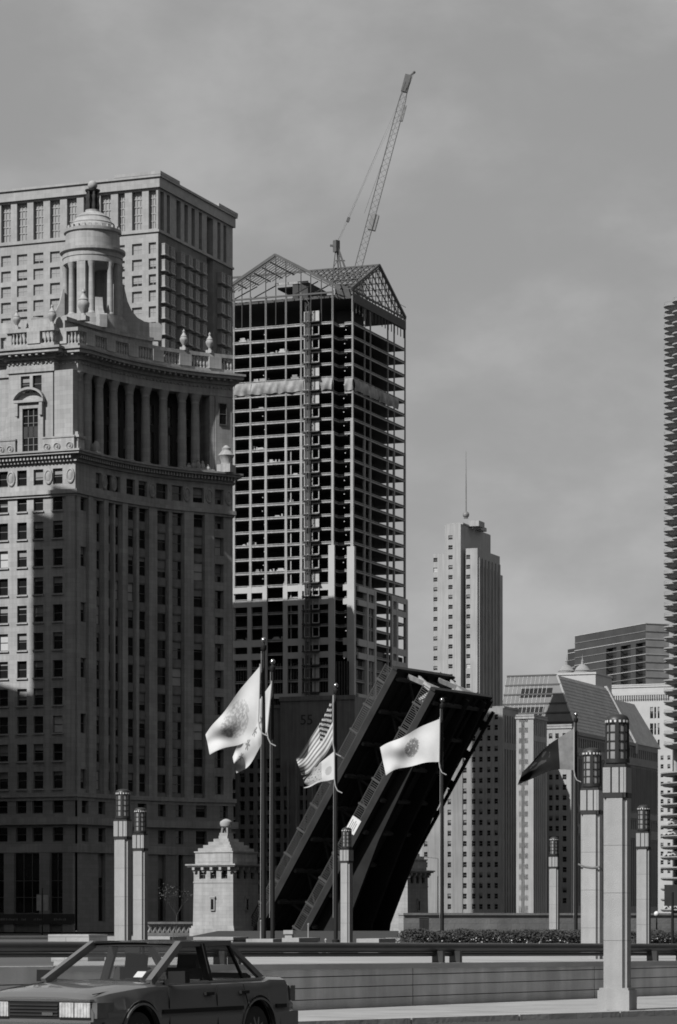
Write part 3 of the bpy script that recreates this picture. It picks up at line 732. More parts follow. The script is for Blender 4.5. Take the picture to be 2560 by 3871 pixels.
# square windows with cross bars
for (p, a_, w_, h) in wins: place(win_mesh(w_, h, random.choice(('pale', 'pale', 'pale', 'pale2')), 'granite_pale', .13, 1), 'window', Br, p, a_)
for (p, a_, w_, h) in tall: 
    key = ('tall', round(w_, 1), round(h, 1), a_ < .1)
    if key not in WM:
        m_ = MB(); x = w_ / 2 + .02; m_.face([(-x, -.03, 0), (x, -.03, 0), (x, -.03, h), (-x, -.03, h)], 0)
        n_ = max(2, int(h / 1.5))
        for k in range(n_): m_.box(-x, x, -.2, -.035, h * k / n_, h * k / n_ + .22, 1)
        for xx in (-x * .33, x * .33): m_.box(xx - .08, xx + .08, -.18, -.034, 0, h, 1)
        WM[key] = m_.mesh('tall_window', ['pale_pane' if a_ < .1 else 'window_glass', 'granite_pale' if a_ < .1 else 'window_frame'])
    place(WM[key], 'tall_window', Br, p, a_)
# projecting bay windows down the side face
wm_ = MB(); wm_.box(-1.05, 1.05, -.001, -1.15, 0, 2.1, 0); wm_.face([(-.9, -1.16, .25), (.9, -1.16, .25), (.9, -1.16, 1.9), (-.9, -1.16, 1.9)], 1)
wm_.box(-.06, .06, -1.2, -1.155, .25, 1.9, 0); wm_.box(-1.15, 1.15, -1.3, -.002, -.26, -.002, 0); wm_.box(-1.1, 1.1, -1.22, -.003, 2.101, 2.3, 0)
bay = wm_.mesh('bay_window', ['granite_pale', 'window_glass'])
wm_ = MB(); wm_.face([(-1.0, -.03, 0), (1.0, -.03, 0), (1.0, -.03, 2.3), (-1.0, -.03, 2.3)], 1); wm_.box(-1.1, 1.1, -.35, -.031, -.25, 0, 0)
for xx in (-1.05, 0, 1.05): wm_.box(xx - .06, xx + .06, -.12, -.032, 0, 2.3, 0)
flatw = wm_.mesh('window', ['granite_pale', 'window_glass'])
centres = [(by(p) + by(q)) / 2 for p, q in cols_r + mid + end]
facade_m = MB()
for yc in centres:
    for z in rows[:26]:
        place(bay, 'bay_window', Br, (.01, yc, z), math.pi / 2)
side = MB(); dummy = []
facade(side, dummy, (0, 0), (0, 1), by(782), 20, bz(874), [], []); facade(side, dummy, (0, 0), (0, 1), YD, 20, bz(874), [], [], x0=by(806)); side.build('side_wall', 'granite_pale', Br)

# ================================================================== TOWER UNDER CONSTRUCTION
random.seed(5)
TF = Frame(1335, 800, 21.5)
Tr = TF.thing('unfinished_tower', 'unfinished high-rise of open steel floors and columns under bare gable roof frames', 'building')
YA = -2.6
def tx(px): return TF.lx(px, YA)
def ty(px): return TF.ly(px)
XA, XB, XL = tx(1257), TF.lx(1303), -47.0
YB = ty(1533)
plan = [(XL, YA), (XA, YA), (XA, 2.2), (XB, 2.2), (XB, 0), (0, 0), (0, YB), (XL, YB)]
ZR = TF.z(1215); FH = 3.71
NF = 42
mb = MB(); mb.prism(plan, -.16, 0.0, 0, 1, 1)
ins = [(XL, YA + .12), (XA - .12, YA + .12), (XA - .12, 2.32), (XB - .12, 2.32), (XB - .12, .12), (-.12, .12), (-.12, YB - .12), (XL, YB - .12)]
mb.prism(ins, -.36, -.16, 2, 1, 1)
edge_in = [(x - .02 if x == 0 else x, y) for x, y in ins]
mb.prism([(XL, YA + .03), (XA - .03, YA + .03), (XA - .03, 2.23), (XB - .03, 2.23), (XB - .03, .03), (-.03, .03), (-.03, YB - .03), (XL, YB - .03)], -.72, -.36, 0, 1, 1)
slab = mb.mesh('floor_slab', ['concrete_edge', 'steel_deck', 'steel_primer'])
floors = [ZR - FH * k for k in range(NF)]
for z in floors: place(slab, 'floor_slab', Tr, (0, 0, z))
colx = [tx(p) for p in (884, 946.6, 1004.8, 1080.9, 1138.1, 1257)] + [XL + 1]
lower_z = floors[8]
for x in colx:
    mb = MB(); mb.box(x - .34, x + .34, YA - .06, YA + .7, 40, lower_z); mb.build('column', 'concrete_edge', Tr)
    mb = MB(); mb.box(x - .22, x + .22, YA - .04, YA + .4, lower_z, ZR + 8.4); mb.build('steel_column', 'steel_grey', Tr)
for x, y in [(0, 0)]:
    mb = MB(); mb.box(-.75, .06, -.06, .75, 40, floors[7]); mb.build('column', 'concrete_edge', Tr)
    mb = MB(); mb.box(-.42, .05, -.05, .42, floors[7], ZR + 8.4); mb.build('steel_column', 'steel_grey', Tr)
for p in (1380, 1402, 1468, 1492, 1533):
    y = ty(p); mb = MB(); mb.box(-.5, .05, y - .3, y + .3, 40, lower_z); mb.build('column', 'concrete_edge', Tr)
    mb = MB(); mb.box(-.3, .04, y - .18, y + .18, lower_z, ZR + 8.4); mb.build('steel_column', 'steel_grey', Tr)
for px_ in (1110,):                                                     # slim stud column between two bays
    mb = MB(); mb.box(tx(1097) - .15, tx(1097) + .15, YA + .5, YA + .8, 40, floors[9]); mb.build('column', 'concrete_edge', Tr)
# dark core and closed inner partitions; the north-west end stays open to the sky
mb = MB(); mb.box(XL, -9, 7.5, YB - 9, 0, ZR + 2); mb.box(-12, -5, 12, YB - 12, 0, ZR + 1); mb.build('core', 'core_dark', Tr)
mb = MB(); mb.box(XL + .5, -14, YB - 1.6, YB - 1.2, 0, ZR - .5); mb.build('rear_wall', 'core_dark', Tr)
# hanging work lamps
lm = MB(); lm.tube((0, 0, 0), (0, 0, .5), .03); lm.ball((0, 0, -.16), .13, 8, 1); lme = lm.mesh('work_lamp', ['steel_deck', 'work_lamp'])
for k, z in enumerate(floors[1:26]):
    for px_ in (980, 1277): 
        if random.random() < .85: place(lme, 'work_lamp', Tr, (tx(px_) + random.uniform(-.4, .4), .6 + (2 if px_ > 1200 else 0), z + FH - 1.4))
# pallets, drums and planks left near the slab edges
random.seed(77)
for k in range(26):
    z = floors[random.randint(1, 24)]; x = random.uniform(tx(900), tx(1150)); m_ = MB(); h = random.uniform(.4, 1.3); w_ = random.uniform(.4, 1.4)
    m_.box(x - w_, x + w_, YA + .9, YA + 1.9, z, z + h * .5); m_.box(x - w_ * .7, x + w_ * .6, YA + .95, YA + 1.8, z + h * .5, z + h); m_.lathe([(.25, z), (.27, z + .4), (.25, z + .8)], 8, (x + w_ + .5, YA + 1.2, 0))
    m_.build('material_stack', random.choice(('plywood', 'concrete_edge', 'steel_grey')), Tr)
# tarpaulins wrapping one storey
def tarp(x0, y0, x1, y1, z0, z1, seed):
    random.seed(seed); m_ = MB(); n = 26; k = 8
    d_ = Vector((x1 - x0, y1 - y0)); L_ = d_.length; d_.normalize(); n_ = Vector((d_.y, -d_.x)); ph = random.uniform(0, 6)
    V = []
    for i in range(n + 1):
        for j in range(k + 1):
            s_ = L_ * i / n; t = j / k
            w_ = .22 * math.sin(s_ * 1.1 + ph + t * 2.4) * (1 - .3 * t) + .14 * math.sin(s_ * 2.7 - t * 3 + ph) + .25 * math.sin(math.pi * t)
            p = Vector((x0, y0)) + d_ * s_ + n_ * (w_ + .25); V.append((p.x, p.y, z0 + (z1 - z0) * t + .12 * math.sin(s_ * 1.7 + ph) * (1 if j in (0, k) else 0)))
    i0 = len(m_.v); m_.v += V
    for i in range(n):
        for j in range(k):
            q = i * (k + 1) + j; m_.f.append((q, q + k + 1, q + k + 2, q + 1)); m_.m.append(0)
    return m_.build('tarpaulin', 'tarp', Tr, True)
zt0, zt1 = floors[5] + .1, floors[4] - .5
for i, (u, v) in enumerate(((890, 952), (952, 1050), (1050, 1150), (1212, 1257))): tarp(tx(u), YA - .1, tx(v), YA - .1, zt0, zt1, i + 3)
tarp(TF.lx(1305), -.1, 0.1, -.1, zt0, zt1, 9); tarp(.1, 0, .1, ty(1428), zt0, zt1, 11); tarp(.1, ty(1428), .1, ty(1500), zt0, zt1, 12)
# stone cladding going up from below
zc = TF.z(2062)
def clad(u, v, z0, z1, right=False, th=.55):
    m_ = MB()
    if right: m_.box(0.055, th, ty(u), ty(v), z0, z1)
    else: m_.box(tx(u), tx(v), YA - th, YA - .065, z0, z1)
    return m_.build('stone_panel', 'stone_panel', Tr)
zl = 52.0
bands = [(2209, 2231), (2262, 2284), (2411, 2437), (2463, 2486), (2619, 2636), (2700, 2720)]
tops = {945: 2209, 1003: 2209, 1081: 2206, 1137: 2206, 1257: 2062}
for c_, w_ in ((945.5, 15), (1003.5, 17), (1081, 17), (1137.5, 15)): clad(c_ - w_ / 2, c_ + w_ / 2, zl, TF.z(2206))
clad(1245, 1268, zl, zc, th=.75)
m_ = MB(); m_.box(-1.5, .6, -.7, -.065, zl, TF.z(2066)); m_.box(.061, .6, -.064, .6, zl, TF.z(2066)); m_.build('stone_panel', 'stone_panel', Tr)
for a_, b_ in bands:
    z0, z1 = TF.z(b_), TF.z(a_)
    for u, v in ((884, 938), (953.5, 994.8), (1089.8, 1129.8), (1145.3, 1244.7)): clad(u, v, z0, z1)
    clad(1012.2, 1072.3, z0, z1) if a_ > 2600 else None
    m_ = MB(); m_.box(XB - .3, -1.51, -.45, -.07, z0, z1); m_.build('stone_panel', 'stone_panel', Tr)
    clad(1349, 1416, z0, z1, True)
    clad(1474, 1535, z0, z1, True)
for u, v in ((1381, 1387), (1409, 1416), (1474, 1480), (1493, 1499), (1529, 1535)): clad(u, v, zl, TF.z(2215), True, .62)
# glazing of the lowest clad storeys
m_ = MB(); m_.box(XL, -.5, YA + .82, YA + .9, zl, TF.z(2500), 0)
for k in range(60):
    xx = XL + k * .78; m_.box(xx - .05, xx + .05, YA + .7, YA + .819, zl, TF.z(2500), 1)
m_.build('glazing', ['window_glass', 'window_frame'], Tr)
m_ = MB(); m_.box(-.9, -.8, .8, YB, zl, TF.z(2440), 0)
for k in range(50):
    yy = .8 + k * .8; m_.box(-.799, -.7, yy - .05, yy + .05, zl, TF.z(2440), 1)
m_.build('glazing', ['window_glass', 'window_frame'], Tr)
# construction hoist: mast and landing frames at each floor
hx = tx(1176)
m_ = MB()
for sx in (-.5, .5):
    for sy in (-.5, .5): m_.bar((hx + sx, YA - 2.4 + sy, 40), (hx + sx, YA - 2.4 + sy, ZR + 5), .16, .16)
z = 40
while z < ZR + 4:
    m_.bar((hx - .5, YA - 2.9, z), (hx + .5, YA - 2.9, z + 1.5), .09, .09); m_.bar((hx + .5, YA - 2.9, z + 1.5), (hx - .5, YA - 2.9, z + 3), .09, .09); z += 3
m_.build('hoist_mast', 'crane_paint', Tr)
fm = MB(); w_ = 1.9
def ring(m_, x0, x1, z0, z1, mi=0, t=.2):
    m_.box(x0, x0 + t, -.12, .12, z0, z1, mi); m_.box(x1 - t, x1, -.12, .12, z0, z1, mi); m_.box(x0 + t, x1 - t, -.12, .12, z0, z0 + t, mi); m_.box(x0 + t, x1 - t, -.12, .12, z1 - t, z1, mi)
ring(fm, -2.0, -.2, .2, 2.9); fm.box(-1.8, -.4, .02, .06, .4, 2.7, 1); ring(fm, .35, 2.4, .2, 2.9); lf1 = fm.mesh('landing_gate', ['stone_panel', 'steel_primer'])
fm = MB(); ring(fm, -2.0, -.2, .2, 2.9); fm.box(-1.8, -.4, .02, .06, .4, 2.7, 1); fm.box(.35, 1.05, -.1, .1, .2, 2.95, 2); fm.box(1.35, 2.4, -.1, .1, .2, 2.95, 2); fm.box(1.05, 1.35, -.05, .05, .2, 2.9, 1); lf2 = fm.mesh('landing_gate', ['stone_panel', 'steel_primer', 'plywood'])
pat = '2100222021011002100201011'
for k, z in enumerate(floors[:31]):
    place(lf2 if pat[k % 25] == '2' or k > 24 else lf1, 'landing_gate', Tr, (hx + .3, YA - .75, z))
    if k % 1 == 0:
        m2 = WM.get('land')
        if m2 is None: mm = MB(); mm.box(-2.2, 2.6, -1.2, .9, -.25, -.02); m2 = WM['land'] = mm.mesh('landing', ['steel_primer'])
        place(m2, 'landing', Tr, (hx + .3, YA - .9, z + .02))
# bare steel roof: two crossing gables
XM, WH = tx(1041), 19.2
YM, DH = YB / 2 - 1.0, YB / 2 + .6
ZE, ZP = 171.4, 182.0
Y0g = YA
def zroof(w_, half): return ZP - (ZP - ZE) * w_ / half
m_ = MB()
m_.bar((XM, Y0g, ZP), (XM, YM, ZP), .4, .5); m_.bar((XM, YM, ZP), (.2, YM, ZP), .4, .5); m_.bar((XM, YM, ZP), (XL - 2, YM, ZP), .4, .5)
m_.build('ridge_beam', 'steel_primer', Tr)
dpt = YM - Y0g; wpt = -XM + .2
for sg in (-1, 1):                                             # slopes of the front gable
    for k in range(1, 9):
        w_ = WH * k / 8; ye = Y0g + dpt * (1 - w_ / WH) if k < 8 else Y0g + .01
        z = zroof(w_, WH); m_ = MB(); m_.bar((XM + sg * w_, Y0g, z), (XM + sg * w_, max(ye, Y0g + 1.5), z), .22, .28); m_.build('purlin', 'steel_primer', Tr)
    for k in range(14):
        y = Y0g + dpt * k / 14; wm2 = WH * (1 - k / 14)
        t_ = .75 if k == 0 else .25
        m_ = MB(); m_.bar((XM, y, ZP), (XM + sg * wm2, y, zroof(wm2, WH)), t_ * .8, t_)
        if k == 0: m_.bar((XM, y, ZP - .9), (XM + sg * (wm2 + .3), y, ZE - .9), .25, .3)
        m_.build('rafter', 'steel_primer', Tr)
for sg in (-1, 1):                                             # slopes of the side gable
    for k in range(1, 10):
        w_ = DH * k / 9; z = zroof(w_, DH); xe = .2 - wpt * (1 - w_ / DH) * .985
        m_ = MB(); m_.bar((.2, YM + sg * w_, z), (min(xe, -1.5), YM + sg * w_, z), .22, .28); m_.build('purlin', 'steel_primer', Tr)
    for k in range(13):
        x = .2 - wpt * k / 13; wm2 = DH * (1 - k / 13)
        m_ = MB(); t_ = .65 if k == 0 else .27; m_.bar((x, YM, ZP), (x, YM + sg * wm2, zroof(wm2, DH)), t_ * .8, t_)
        if k == 0: m_.bar((x, YM, ZP - .9), (x, YM + sg * wm2, ZE - .8), .22, .3)
        m_.build('rafter', 'steel_primer', Tr)
m_ = MB()                                                      # side gable truss: posts and braces
for k in range(-8, 9):
    y = YM + DH * k / 8.5; zt = zroof(abs(k) * DH / 8.5, DH); m_.bar((.1, y, ZE - 6 + 0), (.1, y, zt), .2, .2)
    if k < 8: 
        y2 = YM + DH * (k + 1) / 8.5; m_.bar((.05, y, zt), (.05, y2, max(ZE - 3.5, zroof(abs(k + 1) * DH / 8.5, DH) - 4.5)), .12, .12)
m_.bar((.1, 0, ZE - .2), (.1, YB, ZE - .2), .35, .45); m_.bar((.1, 0, ZE + 4.5 - 1.5), (.1, YB, ZE + 3.0), .1, .1)
m_.build('gable_truss', 'steel_primer', Tr)
m_ = MB()                                                      # front gable posts, bottom chord
for p in (884, 915, 946.6, 1004.8, 1043, 1080.9, 1138.1, 1175, 1215, 1257):
    x = tx(p); w_ = abs(x - XM)
    if w_ < WH: m_.bar((x, YA, ZR), (x, YA, zroof(w_, WH)), .2, .2)
m_.bar((XL, YA, ZR + 7.8), (XA, YA, ZR + 7.8), .3, .45); m_.bar((XL, YA + 6, ZR + 8.2), (XA, YA + 6, ZR + 8.2), .3, .4)
for x in (-34, -28, -16, -10): m_.bar((x, YA, ZR + 8), (x + 4, YA + 7, ZE + 4), .22, .3)
m_.build('gable_frame', 'steel_primer', Tr)
m_ = MB(); m_.prism([(XL, YA + 3), (XA - 1, YA + 3), (XA - 1, 3), (-.8, 3), (-.8, YB - .5), (XL, YB - .5)], ZR + 7.0, ZR + 7.5); m_.build('attic_deck', 'steel_deck', Tr)
m_ = MB(); m_.box(tx(1082), tx(1140), 2, 16, ZR + 7.5, ZR + 12.2); m_.box(tx(1020), tx(1081), 3, 12, ZR + 11.0, ZR + 11.5); m_.build('machine_room', 'core_dark', Tr)
m_ = MB(); m_.box(tx(1016), tx(1142), 1.8, 2.0, ZR + 11.9, ZR + 12.5); m_.build('attic_beam', 'concrete_edge', Tr)
m_ = MB(); m_.box(-.55, .3, .4, YB - .3, ZE - 3.4, ZE - 1.0); m_.build('eave_shade_band', 'steel_deck', Tr)  # dark band stands in for the shade under the roof

# ================================================================== CRANE ON ITS ROOF
D_CR = 822
base = at(1335, 1085, D_CR); tip = at(1540, 310, D_CR - 2)
Kr = thing('luffing_crane', 'slender lattice boom crane rising from the unfinished tower roof', 'crane', (base.x, base.y, base.z - 6))
def rel(p): return Vector(p) - Kr.location
m_ = MB()
b0, b1 = rel(base), rel(tip); ax = (b1 - b0).normalized(); sd = ax.cross(Vector((0, 1, 0))).normalized(); dp = Vector((0, 1, 0)); hw_ = .95
LB = (b1 - b0).length; n_ = 34
def cp(t, i):
    s_ = hw_ * (1 if .08 < t < .9 else (.45 + .55 * (t / .08 if t < .5 else (1 - t) / .1)))
    return b0 + ax * (LB * t) + sd * (s_ * (-1 if i in (0, 3) else 1)) + dp * (s_ * (-1 if i < 2 else 1))
for i in range(4):
    for k in range(n_):
        m_.bar(cp(k / n_, i), cp((k + 1) / n_, i), .13, .13)
        j = (i + 1) % 4; m_.bar(cp(k / n_, i), cp((k + 1) / n_, j) if k % 2 else cp((k + 1) / n_, j), .06, .06)
m_.build('boom', 'crane_paint', Kr)
m_ = MB(); q0 = rel(at(1536, 318, D_CR)); q1 = rel(at(1556, 297, D_CR)); m_.bar(q0 - ax * 2.2, q0 + ax * 2.6, 1.6, 1.7); m_.bar(q0 + ax * 2, rel(at(1565, 275, D_CR)), .4, .4); m_.ball(rel(at(1566, 273, D_CR)), .4, 8)
m_.build('boom_head', 'crane_paint', Kr)
m_ = MB(); q = b0 + ax * (LB * .32); m_.bar(q - ax * 2.2 + sd * -.9, q + ax * 2.2 + sd * -.9, 1.5, 2.1); q = b0 + ax * (LB * .84); m_.bar(q - ax * 1.5 + sd * -1, q + ax * 3 + sd * -1, .7, 1.0); m_.build('boom_walkway', 'steel_grey', Kr)
m_ = MB(); top = rel(at(1272, 920, D_CR))
for foot, t_ in ((rel(at(1256, 1060, D_CR)), .3), (rel(at(1298, 1060, D_CR)), .45), (rel(at(1322, 1060, D_CR)), .5), (rel(at(1283, 1060, D_CR + 4)), .3)): m_.bar(foot, top, t_, t_)
m_.bar(rel(at(1268, 985, D_CR)), rel(at(1305, 985, D_CR)), .3, .3); m_.bar(rel(at(1262, 1010, D_CR)), rel(at(1290, 960, D_CR)), .2, .2)
m_.bar(rel(at(1248, 928, D_CR)), rel(at(1280, 930, D_CR)), .5, .5); m_.bar(top - Vector((0, 0, 2.4)), top + Vector((0, 0, .8)), 1.5, 1.3)
m_.build('a_frame', 'crane_paint', Kr)
m_ = MB()
for dx in (0, .5): m_.tube(top + Vector((dx, 0, 0)), rel(at(1528, 340, D_CR)) + Vector((dx, 0, 0)), .018, n=4)
m_.tube(rel(at(1565, 275, D_CR)), b1 * .35 + b0 * .65 + sd * 2.2, .04, n=4)
m_.build('cable', 'crane_paint', Kr)
m_ = MB(); q0, q1 = rel(at(1314, 838, D_CR)), rel(at(1320, 822, D_CR)); m_.bar(q0, q1, .8, .8); m_.tube(q1, top * .3 + rel(at(1528, 340, D_CR)) * .7, .03, n=4); m_.tube(q0, top, .03, n=4); m_.build('pulley_block', 'crane_paint', Kr)
m_ = MB(); m_.box(-5, 3, -2, 2, 0, 6.5); m_.box(-4.5, 2.5, -1.8, 1.8, -14, -.01); m_.build('machine_deck', 'crane_paint', Kr)

# ================================================================== BUILDINGS BEHIND THE BRIDGE
random.seed(11)
def text_mesh(txt, size, depth=.06):
    cu = bpy.data.curves.new('lettering', 'FONT'); cu.body = txt; cu.size = size; cu.extrude = depth / 2; cu.align_x = 'CENTER'
    tmp = bpy.data.objects.new('tmp', cu); C.objects.link(tmp); bpy.context.view_layer.update()
    me = bpy.data.meshes.new_from_object(tmp.evaluated_get(bpy.context.evaluated_depsgraph_get()))
    bpy.data.objects.remove(tmp); bpy.data.curves.remove(cu); return me
# --- concrete building with a number on its blank wall
QF = Frame(1345, 740, 21.5)
Qr = QF.thing('concrete_building', 'dark concrete building with deep windows and number 55 on its blank wall', 'building')
mb = MB(); wins = []
XQ = QF.lx(1064); x0 = QF.lx(890)
zq = [(QF.z(2862 + 53.5 * k + 36), QF.z(2862 + 53.5 * k)) for k in range(11)][::-1]
facade(mb, wins, (x0, 0), (1, 0), XQ - x0, 0, QF.z(2660), [(QF.lx(p) - x0, QF.lx(q) - x0) for p, q in ((905, 925), (940, 958), (972, 989), (1006, 1033), (1040, 1060))], zq, .9)
zq2 = zq[:-2]
facade(mb, wins, (XQ, -.6), (1, 0), -XQ, 0, QF.z(2632), [(QF.lx(p) - XQ, QF.lx(q) - XQ) for p, q in ((1076, 1100), (1137, 1165), (1200, 1226), (1262, 1290))], zq2 + [(QF.z(2745) - 2, QF.z(2745))][0:0], 1.0)
mb.face([(0, -.6, 0), (0, 30, 0), (0, 30, QF.z(2632)), (0, -.6, QF.z(2632))]); mb.face([(XQ, 0, 0), (XQ, -.6, 0), (XQ, -.6, QF.z(2632)), (XQ, 0, QF.z(2632))])
mb.box(x0 + .1, -1.3, 1.4, 30, 0, QF.z(2664)); mb.box(XQ + .1, -.1, .7, 29.9, QF.z(2664), QF.z(2634))
mb.build('wall', 'concrete_dull', Qr)
add_windows(Qr, wins)
mb = MB(); mb.box(XQ - .3, .2, -.9, -.605, QF.z(2632) - .8, QF.z(2632) + .3); mb.box(x0, XQ - .31, -.35, -.01, QF.z(2660) - .6, QF.z(2660) + .2); mb.build('coping', 'concrete_dull', Qr)
tm = text_mesh('55', 3.6); tm.materials.append(MATS['core_dark']); o = place(tm, 'lettering', Qr, (QF.lx(1163), -.66, QF.z(2735))); o.rotation_euler = (R(90), 0, 0)
mb = MB()
for k in range(6): mb.box(XQ + 2 + k * 2.2, XQ + 2.5 + k * 2.2, -1.3, -.61, 0, QF.z(2870))
mb.build('fin', 'concrete_dull', Qr)

# --- tall set-back tower with a radio mast
SF = Frame(1801, 1000, 21.5)
Sr = SF.thing('setback_tower', 'tall pale set-back tower with thin radio mast beyond the raised bridge', 'building')
rowsS = [SF.z(2020 + 37.6 * k + 16) for k in range(18)]
zsS = sorted((z, z + 1.5) for z in rowsS)
xM0, xM1 = SF.lx(1683), SF.lx(1742); xL0 = SF.lx(1622)
mb = MB(); wins = []
facade(mb, wins, (xM0, 0), (1, 0), xM1 - xM0, 0, SF.z(1975), [(SF.lx(1695.5) - xM0, SF.lx(1711.5) - xM0)], zsS, .3)
yM = SF.ly(1855, xM1)
facade(mb, [], (xM1, 0), (0, 1), yM, 0, SF.z(1978), [], [])
mb.box(xM0 + .1, xM1 - .1, .4, yM, 0, SF.z(1976))
facade(mb, wins, (xL0, 5), (1, 0), xM0 - xL0, 0, SF.z(2080), [(SF.lx(1639, 5) - xL0, SF.lx(1654, 5) - xL0)], zsS[:-2], .3)
mb.box(xL0 + .1, xM0 - .05, 5.4, 30, 0, SF.z(2081))
xR0 = SF.lx(1757)
facade(mb, wins, (xR0, 1.2), (1, 0), -xR0, 0, SF.z(2070), [(SF.lx(1763, 1.2) - xR0, SF.lx(1778, 1.2) - xR0)], zsS[:-2], .3)
mb.face([(xR0, 8, 0), (xR0, 1.2, 0), (xR0, 1.2, SF.z(2070)), (xR0, 8, SF.z(2070))])
yR = SF.ly(1906)
dk = []
facade(mb, dk, (0, 1.2), (0, 1), SF.ly(1890) - 1.2, 0, SF.z(2072), [(2 + 3.6 * k, 3.7 + 3.6 * k) for k in range(6)], [(60, SF.z(2135))], .9)
mb.box(xR0 + .1, -1.0, 1.6, SF.ly(1890), 0, SF.z(2071))
mb.box(-9, -.5, SF.ly(1890) + .01, yR, 0, SF.z(2140))
mb.build('wall', 'brick_pale', Sr)
add_windows(Sr, wins, (('dark', .62), ('lit', .22), ('shade', .16)), 'brick_pale', .1)
for (p, a_, w_, h) in dk:
    m_ = MB(); x = w_ / 2; m_.face([(-x, -.02, 0), (x, -.02, 0), (x, -.02, h), (-x, -.02, h)], 0)
    for k in range(int(h / 3.36)): m_.box(-x, x, -.3, -.021, k * 3.36, k * 3.36 + 1.3, 1)
    m_.build('window_strip', ['window_glass', 'brick_mid'], Sr, loc=p, rz=a_)
mb = MB()
for k in range(7): mb.box(.005, .5, 3.2 + 3.6 * k - 1.25, 3.2 + 3.6 * k - .35, 0, SF.z(2105)) 
mb.build('rib', 'brick_pale', Sr)
mb = MB(); mb.box(SF.lx(1744), SF.lx(1782), 8, 14, SF.z(1976), SF.z(1955)); mb.box(SF.lx(1690), SF.lx(1744), 2, 12, SF.z(1976), SF.z(1970)); mb.box(xM1 - 6, xM1 + 2.2, 15, 21, SF.z(1980), SF.z(1966)); mb.build('penthouse', 'brick_pale', Sr)
mb = MB(); q = (SF.lx(1762, 10), 10)
zb_ = SF.z(1956, 0, 10)
mb.lathe([(.9, 0), (.5, .3), (.45, .8)], 10, (q[0], q[1], zb_)); mb.ball((q[0], q[1], SF.z(1942, 0, 10)), 1.15, 12); mb.tube((q[0], q[1], zb_ + 1), (q[0], q[1], SF.z(1812, 0, 10)), .26, .22, 8); mb.tube((q[0], q[1], SF.z(1812, 0, 10)), (q[0], q[1], SF.z(1700, 0, 10)), .18, .06, 8)
mb.build('radio_mast', 'steel_grey', Sr, True)
# lower wings of the same tower
S2 = Frame(1901, 975, 21.5)
o2 = SF.local(S2.C.x, S2.C.y)
def s2(x, y): return (o2[0] + x, o2[1] + y)
x0 = S2.lx(1596); mb = MB(); wins = []
rows2 = [S2.z(2700 + 39.9 * k + 20) for k in range(19)]; zs3 = sorted((z, z + 1.75) for z in rows2)
facade(mb, wins, s2(x0, 0), (1, 0), -x0, 0, S2.z(2676), [(S2.lx(p - 6.5) - x0, S2.lx(p + 6.5) - x0) for p in (1610, 1699, 1758, 1791, 1818, 1848, 1876)], zs3, .35)
yy2 = S2.ly(1960)
strips = []
facade(mb, strips, s2(0, 0), (0, 1), yy2, 0, S2.z(2676), [(2.0 + 2.6 * k, 3.2 + 2.6 * k) for k in range(int((yy2 - 3) / 2.6))], [(2, S2.z(2830)), (S2.z(2805), S2.z(2702))], .5)
a_ = s2(x0 + .1, .7); b_ = s2(-.8, yy2); mb.box(a_[0], b_[0], a_[1], b_[1], 0, S2.z(2677)); 
mb.build('lower_wall', 'brick_lower', Sr)
add_windows(Sr, wins, (('dark', .7), ('shade', .2), ('shade2', .1)), 'brick_mid', .09)
for (p, an, w_, h) in strips:
    m_ = MB(); x = w_ / 2; m_.face([(-x, -.02, 0), (x, -.02, 0), (x, -.02, h), (-x, -.02, h)], 0)
    for k in range(max(1, int(h / 3.47))): m_.box(-x, x, -.2, -.021, k * 3.47, k * 3.47 + 1.4, 1)
    m_.build('window_strip', ['window_glass', 'brick_mid'], Sr, loc=p, rz=an)
mb = MB(); a_ = s2(-4, 1); b_ = s2(.2, yy2); mb.box(a_[0], b_[0], a_[1], b_[1], S2.z(2676), S2.z(2668)); mb.build('coping', 'brick_mid', Sr)
# stone bands running down the lit front
mb = MB()
for u, v in ((1712, 1750),):
    a_ = s2(S2.lx(u), 0); b_ = s2(S2.lx(v), 0); mb.box(a_[0], b_[0], a_[1] - .3, a_[1] - .005, 0, S2.z(2690))
mb.build('bay_strip', 'brick_mid', Sr)

